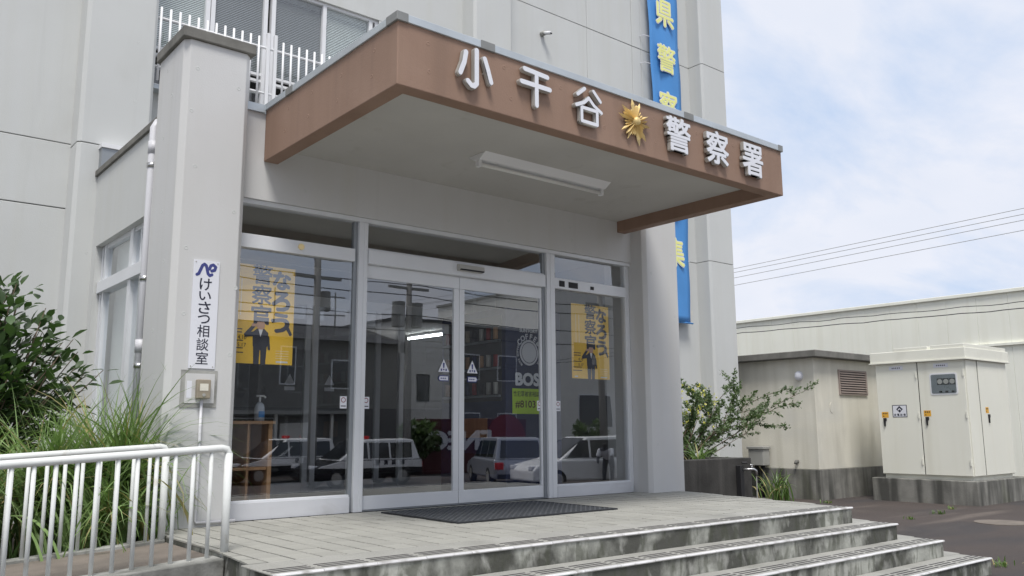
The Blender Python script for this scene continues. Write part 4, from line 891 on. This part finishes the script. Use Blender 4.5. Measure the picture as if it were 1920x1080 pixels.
# ================================================================== STREET ACROSS THE YARD (seen mirrored in the glass)
GY = G - .70
def wheel(parent, x, y, z, r, w_=.2):
    t = MB().tube([(x, y - w_ / 2, z), (x, y + w_ / 2, z)], r, 20).build('wheel', 'tyre', parent, .02)
    MB().tube([(x, y - w_ / 2 - .012, z), (x, y + w_ / 2 + .012, z)], r * .62, 10).build('rim', 'silver', t)
def car(name, label, L, W, H, body, upper, group, police=False):
    c = thing(name, label, 'car', (0, 0, 0), group); h = H * .56; r = .32
    pr_ = [(-L / 2, .30), (-L / 2 - .02, .62), (-L / 2 + .03, h), (L / 2 - 1.0, h + .02), (L / 2 - .18, h - .16), (L / 2, .62), (L / 2, .28)]
    q = MB(); q.ext([(x, -W / 2, z) for x, z in pr_], (0, W, 0)); b = q.build('body', body, c, .07, seg=3)
    if police:
        q = MB(); q.ext([(x, -W / 2 - .008, z) for x, z in ((-L / 2 + .02, .60), (-L / 2 + .04, h - .02), (L / 2 - 1.0, h), (L / 2 - .25, h - .17), (L / 2 - .15, .66))], (0, W + .016, 0)); q.build('door_panel', upper, c, .01)
    tp = [(-L / 2 + .06, h - .02), (-L / 2 + .30, H - .04), (-L / 2 + .6, H), (L / 2 - 2.0, H - .02), (L / 2 - .95, h)]
    q = MB(); n = len(tp); a = [(x, -W / 2 + .06 + .13 * (z - h) / (H - h), z) for x, z in tp]; b2 = [(x, -y, z) for x, y, z in a]
    q.add(a + b2, [tuple(range(n)), tuple(range(n, 2 * n))[::-1]] + [(i, n + i, n + (i + 1) % n, (i + 1) % n) for i in range(n)]); q.build('cabin', upper, c, .05, seg=3)
    for s in (-1, 1):
        for x0, x1 in ((-L / 2 + .42, -L / 2 + 1.25), (-L / 2 + 1.33, L / 2 - 2.08), (L / 2 - 2.0, L / 2 - 1.2)):
            zt = H - .12; yb = W / 2 - .06 - .13 * .06 / (H - h) ; yt = W / 2 - .06 - .13 * (zt - h) / (H - h)
            xb1 = x1 if x1 < L / 2 - 1.3 else x1; xt1 = x1 if x1 < L / 2 - 1.3 else x1 - .55
            q = MB(); q.ext([(x0, s * (yb - .02), h + .06), (xb1, s * (yb - .02), h + .06), (xt1, s * (yt - .02), zt), (x0, s * (yt - .02), zt)], (0, s * .026, 0)); q.build('side_window', 'carglass', c)
        box('headlight', 'signwhite', c, L / 2 - .2, s * (W / 2 - .22) - .14, .62, L / 2 + .005, s * (W / 2 - .22) + .14, .74, bevel=.02)
        box('tail_light', 'lampred', c, -L / 2 - .03, s * (W / 2 - .16) - .13, h - .32, -L / 2 + .15, s * (W / 2 - .16) + .13, h - .10, bevel=.02)
        for x in (-L / 2 + .85, L / 2 - .82): wheel(c, x, s * (W / 2 - .09), r, r)
        box('door_handle', 'silver', c, -L / 2 + 1.9, s * (W / 2) - .01, h - .15, -L / 2 + 2.05, s * (W / 2) + .02, h - .12)
    q = MB(); q.ext([(L / 2 - 1.02, -W / 2 + .2, h + .04), (L / 2 - 1.02, W / 2 - .2, h + .04), (L / 2 - 1.93, W / 2 - .28, H - .08), (L / 2 - 1.93, -W / 2 + .28, H - .08)], (.03, 0, .03)); q.build('windscreen', 'carglass', c)
    q = MB(); q.ext([(-L / 2 + .07, -W / 2 + .2, h + .04), (-L / 2 + .07, W / 2 - .2, h + .04), (-L / 2 + .27, W / 2 - .28, H - .12), (-L / 2 + .27, -W / 2 + .28, H - .12)], (-.03, 0, .01)); q.build('rear_window', 'carglass', c)
    box('number_plate', 'signwhite', c, -L / 2 - .035, -.17, .62, -L / 2, .17, .78); box('bumper', 'black', c, -L / 2 - .04, -W / 2 + .1, .3, -L / 2 + .1, W / 2 - .1, .45, bevel=.03)
    if police:
        lb = box('light_bar', 'lampred', c, -.3, -.16, H, -.12, .16, H + .11, bevel=.03); box('grille', 'black', c, L / 2 - .02, -.5, .45, L / 2 + .01, .5, .62)
    return c
c = car('patrol_car', 'black and white police patrol car with a red roof light bar in the parking area', 4.2, 1.7, 1.58, 'carblack', 'carwhite', 'patrol cars across the yard', True)
for i, ch in enumerate('新潟県警'): text('lettering', ch, 'ink', c, (-1.25 + .34 * i, -.862, .80), .18, .18, '-y', .004, bold=.03); 
for i, ch in enumerate('新潟県警'): text('lettering', ch, 'ink', c, (-.25 - .34 * i, .862, .80), .18, .18, '+y', .004, bold=.03)
c.location = (12.1, -20, GY); c.rotation_euler = (0, 0, math.pi)
c2 = copy_tree(c); c2['label'] = 'black and white patrol car parked behind the nearer patrol car'; c2.location = (10.8, -23.5, GY); c2.rotation_euler = (0, 0, math.pi - .1)
c = car('parked_car', 'silver sport utility car parked with its tail towards the station', 4.4, 1.8, 1.62, 'carsilver', 'carsilver', None); c.location = (16.3, -17.2, GY); c.rotation_euler = (0, 0, -1.15)
c = car('parked_car', 'white sport utility car parked beside a bending person', 4.5, 1.82, 1.65, 'carwhite', 'carwhite', None); c.location = (17.0, -14.0, GY); c.rotation_euler = (0, 0, math.pi + .25)
# person leaning into the car
pe = thing('person', 'person in a white shirt and dark trousers bending towards the white car', 'person', (16.95, -12.8, GY))
if True:
    def withskin(name, m, verts, edges, radii, root):
        me = bpy.data.meshes.new(name); me.from_pydata(verts, edges, [])
        o = bpy.data.objects.new(name, me); COL.objects.link(o); o.parent = pe
        o.modifiers.new('skin', 'SKIN')
        bpy.context.view_layer.objects.active = o
        if not me.skin_vertices:
            b = bmesh.new(); b.from_mesh(me); b.verts.layers.skin.verify(); b.to_mesh(me); b.free()
        for i, r in enumerate(radii): me.skin_vertices[0].data[i].radius = (r, r)
        me.skin_vertices[0].data[root].use_root = True
        s = o.modifiers.new('sub', 'SUBSURF'); s.levels = 1; s.render_levels = 2; me.materials.append(M[m]); return o
    body = withskin('body', 'suit', [(0, 0, .92), (0, .11, .90), (.03, .13, .48), (0, .14, .06), (.14, .15, .03), (0, -.11, .90), (.03, -.13, .48), (0, -.14, .06), (.14, -.15, .03), (.16, 0, 1.08), (.36, 0, 1.22), (.44, 0, 1.26), (.55, 0, 1.30),
        (.38, .19, 1.20), (.45, .22, .96), (.62, .18, .84), (.38, -.19, 1.20), (.48, -.22, .96), (.66, -.16, .86)],
        [(0, 1), (1, 2), (2, 3), (3, 4), (0, 5), (5, 6), (6, 7), (7, 8), (0, 9), (9, 10), (10, 11), (11, 12), (10, 13), (13, 14), (14, 15), (10, 16), (16, 17), (17, 18)],
        [.15, .10, .07, .05, .04, .10, .07, .05, .04, .14, .15, .06, .10, .07, .05, .035, .07, .05, .035], 0)
    shirt = withskin('shirt', 'signwhite', [(.05, 0, .98), (.18, 0, 1.09), (.36, 0, 1.22), (.38, .19, 1.20), (.44, .22, 1.0), (.38, -.19, 1.20), (.46, -.22, 1.0)], [(0, 1), (1, 2), (2, 3), (3, 4), (2, 5), (5, 6)], [.175, .165, .17, .09, .075, .09, .075], 0)
    withskin('hair', 'hair', [(.50, 0, 1.34), (.58, 0, 1.36)], [(0, 1)], [.10, .095], 0)
pe.rotation_euler = (0, 0, 2.6)
# utility poles
def pole(label, x, y, h, tr):
    p = thing('utility_pole', label, 'utility pole', (0, 0, 0), 'utility poles along the street')
    MB().tube([(0, 0, -.3), (0, 0, h)], [.17, .11], 12).build('shaft', 'pole', p, smooth=True)
    for z in (h - .4, h - 1.1): box('crossarm', 'boxgrey', p, -.9, -.05, z, .9, .05, z + .1)
    for k in range(5): MB().tube([(-.8 + .4 * k, 0, h - .3), (-.8 + .4 * k, 0, h - .08)], .045, 8).build('insulator', 'signwhite', p)
    if tr:
        for s in (-.42, .42): MB().tube([(s, -.1, h - 2.6), (s, -.1, h - 1.6)], .26, 14).build('transformer', 'boxgrey', p, .02)
    else: MB().tube([(.35, -.1, h - 2.2), (.35, -.1, h - 1.5)], .2, 14).build('transformer', 'boxgrey', p, .02)
    box('cable_box', 'boxgrey', p, -.3, -.25, h - 3.6, .0, -.1, h - 3.2); p.location = (x, y, GY); return p
pole('concrete utility pole with a single transformer in front of the dark house', 10.6, -20.5, 8.2, False)
pole('thick concrete utility pole with two transformers beside the cream house', 15.0, -21.5, 8.4, True)
pole('concrete utility pole beside the pale flat-roofed building', 23.5, -19.5, 8.2, False)
for nm_, z in (('topmost', 7.4), ('second highest', 7.0), ('third highest', 6.2), ('lowest', 5.6)):
    pts = [(-30 + 3 * i, -20.5 - .03 * i, GY + z - .9 * math.sin(math.pi * ((i * 3 - 30 - 10.6) / 4.4 % 1)) * .15) for i in range(31)]
    wire('street_cable', nm_ + ' black overhead cable strung between the street poles', pts, .018, 'black', 'street cables')
def house(name, label, x0, y0, x1, y1, h, wall, roof, gable=True, win=(), cat='house'):
    hs = thing(name, label, cat, ((x0 + x1) / 2, (y0 + y1) / 2, GY)); box('wall', wall, hs, x0, y0, GY - .2, x1, y1, GY + h)
    if gable:
        q = MB(); q.ext([(x0 - .4, y0 - .4, GY + h), (x0 - .4, y1 + .4, GY + h), (x0 - .4, (y0 + y1) / 2, GY + h + 1.3)], (x1 - x0 + .8, 0, 0)); q.build('roof', roof, hs)
    else: box('roof', roof, hs, x0 - .1, y0 - .1, GY + h, x1 + .1, y1 + .1, GY + h + .15)
    for wx, wz, ww_, wh_ in win:
        f = box('window', 'alu', hs, wx - ww_ / 2 - .06, y1 - .02, GY + wz - .06, wx + ww_ / 2 + .06, y1 + .03, GY + wz + wh_ + .06); box('pane', 'carglass', f, wx - ww_ / 2, y1 + .031, GY + wz, wx + ww_ / 2, y1 + .036, GY + wz + wh_)
    return hs
dh = house('dark_house', 'dark two-storey wooden house across the street', 6.5, -38, 19.3, -29, 5.9, 'house', 'houseroof', True, [(10.2, 3.9, 1.6, 1.2), (13.5, 3.9, .6, 1.6), (16.5, 3.8, 1.6, 1.2), (12, 1.0, 1.8, 1.4)])
ch_ = house('cream_house', 'cream clapboard house across the street', 19.6, -40, 22.9, -30, 7.3, 'siding', 'houseroof', False, [(21.3, 3.3, .7, 1.3)])
for k in range(23): box('clapboard', 'siding', ch_, 19.6, -29.999, GY + .3 * k + .02, 22.9, -29.97, GY + .3 * k + .28)
house('flat_roofed_building', 'pale flat-roofed building across the street', 30.4, -42, 50, -30, 10.2, 'siding', 'boxgrey', False, [(33, 5.4, 2.4, 1.5), (37, 5.4, 2.4, 1.5), (33.5, 2.0, 2.6, 1.8)], 'building')
db = house('grey_block', 'dark grey office block between the cream house and the pale building', 23.3, -42, 30.2, -31, 7.4, 'house', 'boxgrey', False, [(25, 4.6, 1.2, 1.3), (27.6, 4.6, 1.2, 1.3), (25, 1.4, 1.2, 1.3), (27.6, 1.4, 1.2, 1.3)], 'building')
house('grey_house', 'grey rendered house at the far end of the street', -14, -42, 4.5, -31, 5.2, 'pole', 'houseroof', True, [(-8, 3.4, 1.6, 1.2), (-2, 3.4, 1.6, 1.2)])
for (a, b) in (((7, -29.5, 5.9), (7, -29.5, 8.0)), ((10, -29.5, 5.9), (10, -29.5, 8.0)), ((13, -29.5, 5.9), (13, -29.5, 8.2)), ((16, -29.5, 5.9), (16, -29.5, 8.3)), ((6.5, -29.5, 6.9), (16.5, -29.5, 7.2)), ((6.5, -29.5, 7.8), (16.5, -29.5, 8.1))):
    MB().tube([(p_[0], p_[1], p_[2] + GY) for p_ in (a, b)], .035, 6).build('roof_frame', 'boxgrey', dh)
for x in (9.0, 12.8, 15.5): box('porch_post', 'siding', dh, x, -28.7, GY, x + .12, -28.58, GY + 2.6)
box('lean_to_roof', 'boxgrey', dh, 8.0, -29.0, GY + 2.6, 17, -28.4, GY + 2.75); box('shutter', 'pole', dh, 9.3, -28.99, GY, 12.4, -28.93, GY + 2.3); box('shutter', 'siding', dh, 13.2, -28.99, GY + .8, 15, -28.93, GY + 2.2)
gs = thing('petrol_station_sign', 'red petrol station wall sign with white lettering across the street', 'sign', (21.5, -24.5, GY)); box('panel', 'maroon', gs, 17.5, -24.7, GY, 23.4, -24.4, GY + 2.35, bevel=.02); flat('disc', disc(1.15, 24), 'red', gs, (22.2, -24.39, GY + 1.4), '+y', .02); text('lettering', 'ENEOS', 'signwhite', gs, (19.2, -24.36, GY + 1.42), 4.2, .85, '+y', .03, bold=.05); box('post', 'boxgrey', gs, 21.4, -24.9, GY - .2, 21.6, -24.71, GY + 2.4)
def ball_tree(label, x, y, h, rad, seed, name='street_tree', m='smallleaf', n=1500):
    random.seed(seed); t = thing(name, label, 'tree', (x, y, GY)); MB().tube([(x, y, GY - .1), (x + .05, y, GY + h * .45), (x, y + .05, GY + h * .8)], [.10, .07, .03], 8).build('trunk', 'bark', t, smooth=True); f = MB()
    cl = [(Vector((random.gauss(0, .5), random.gauss(0, .5), random.gauss(0, .5))) * rad, rad * random.uniform(.25, .5)) for _ in range(14)]
    for i in range(n):
        cc_, cr__ = random.choice(cl); dv = Vector((random.gauss(0, 1), random.gauss(0, 1), random.gauss(0, 1))).normalized(); p = Vector((x, y, GY + h * .72)) + cc_ + dv * cr__ * random.uniform(.6, 1)
        mtx = Matrix.Translation(p) @ orient((dv.x + random.gauss(0, .5), dv.y + random.gauss(0, .5), dv.z + random.gauss(0, .5))) @ Matrix.Scale(random.uniform(1.6, 3.0), 4); f.add([mtx @ Vector(v) for v in ((0, 0, 0), (.03, .045, .006), (0, .10, 0), (-.03, .045, .006))], [(0, 1, 2, 3)])
    stuff(f.build('crown', m, t, recalc=False))
ball_tree('small round tree before the cream house', 17.2, -24.0, 2.2, .7, 11)
ball_tree('loose street tree by the pale flat-roofed building', 26.5, -19.8, 4.6, 1.1, 12)
ball_tree('clipped evergreen beside the petrol station sign', 25.8, -22.5, 2.0, .8, 13)
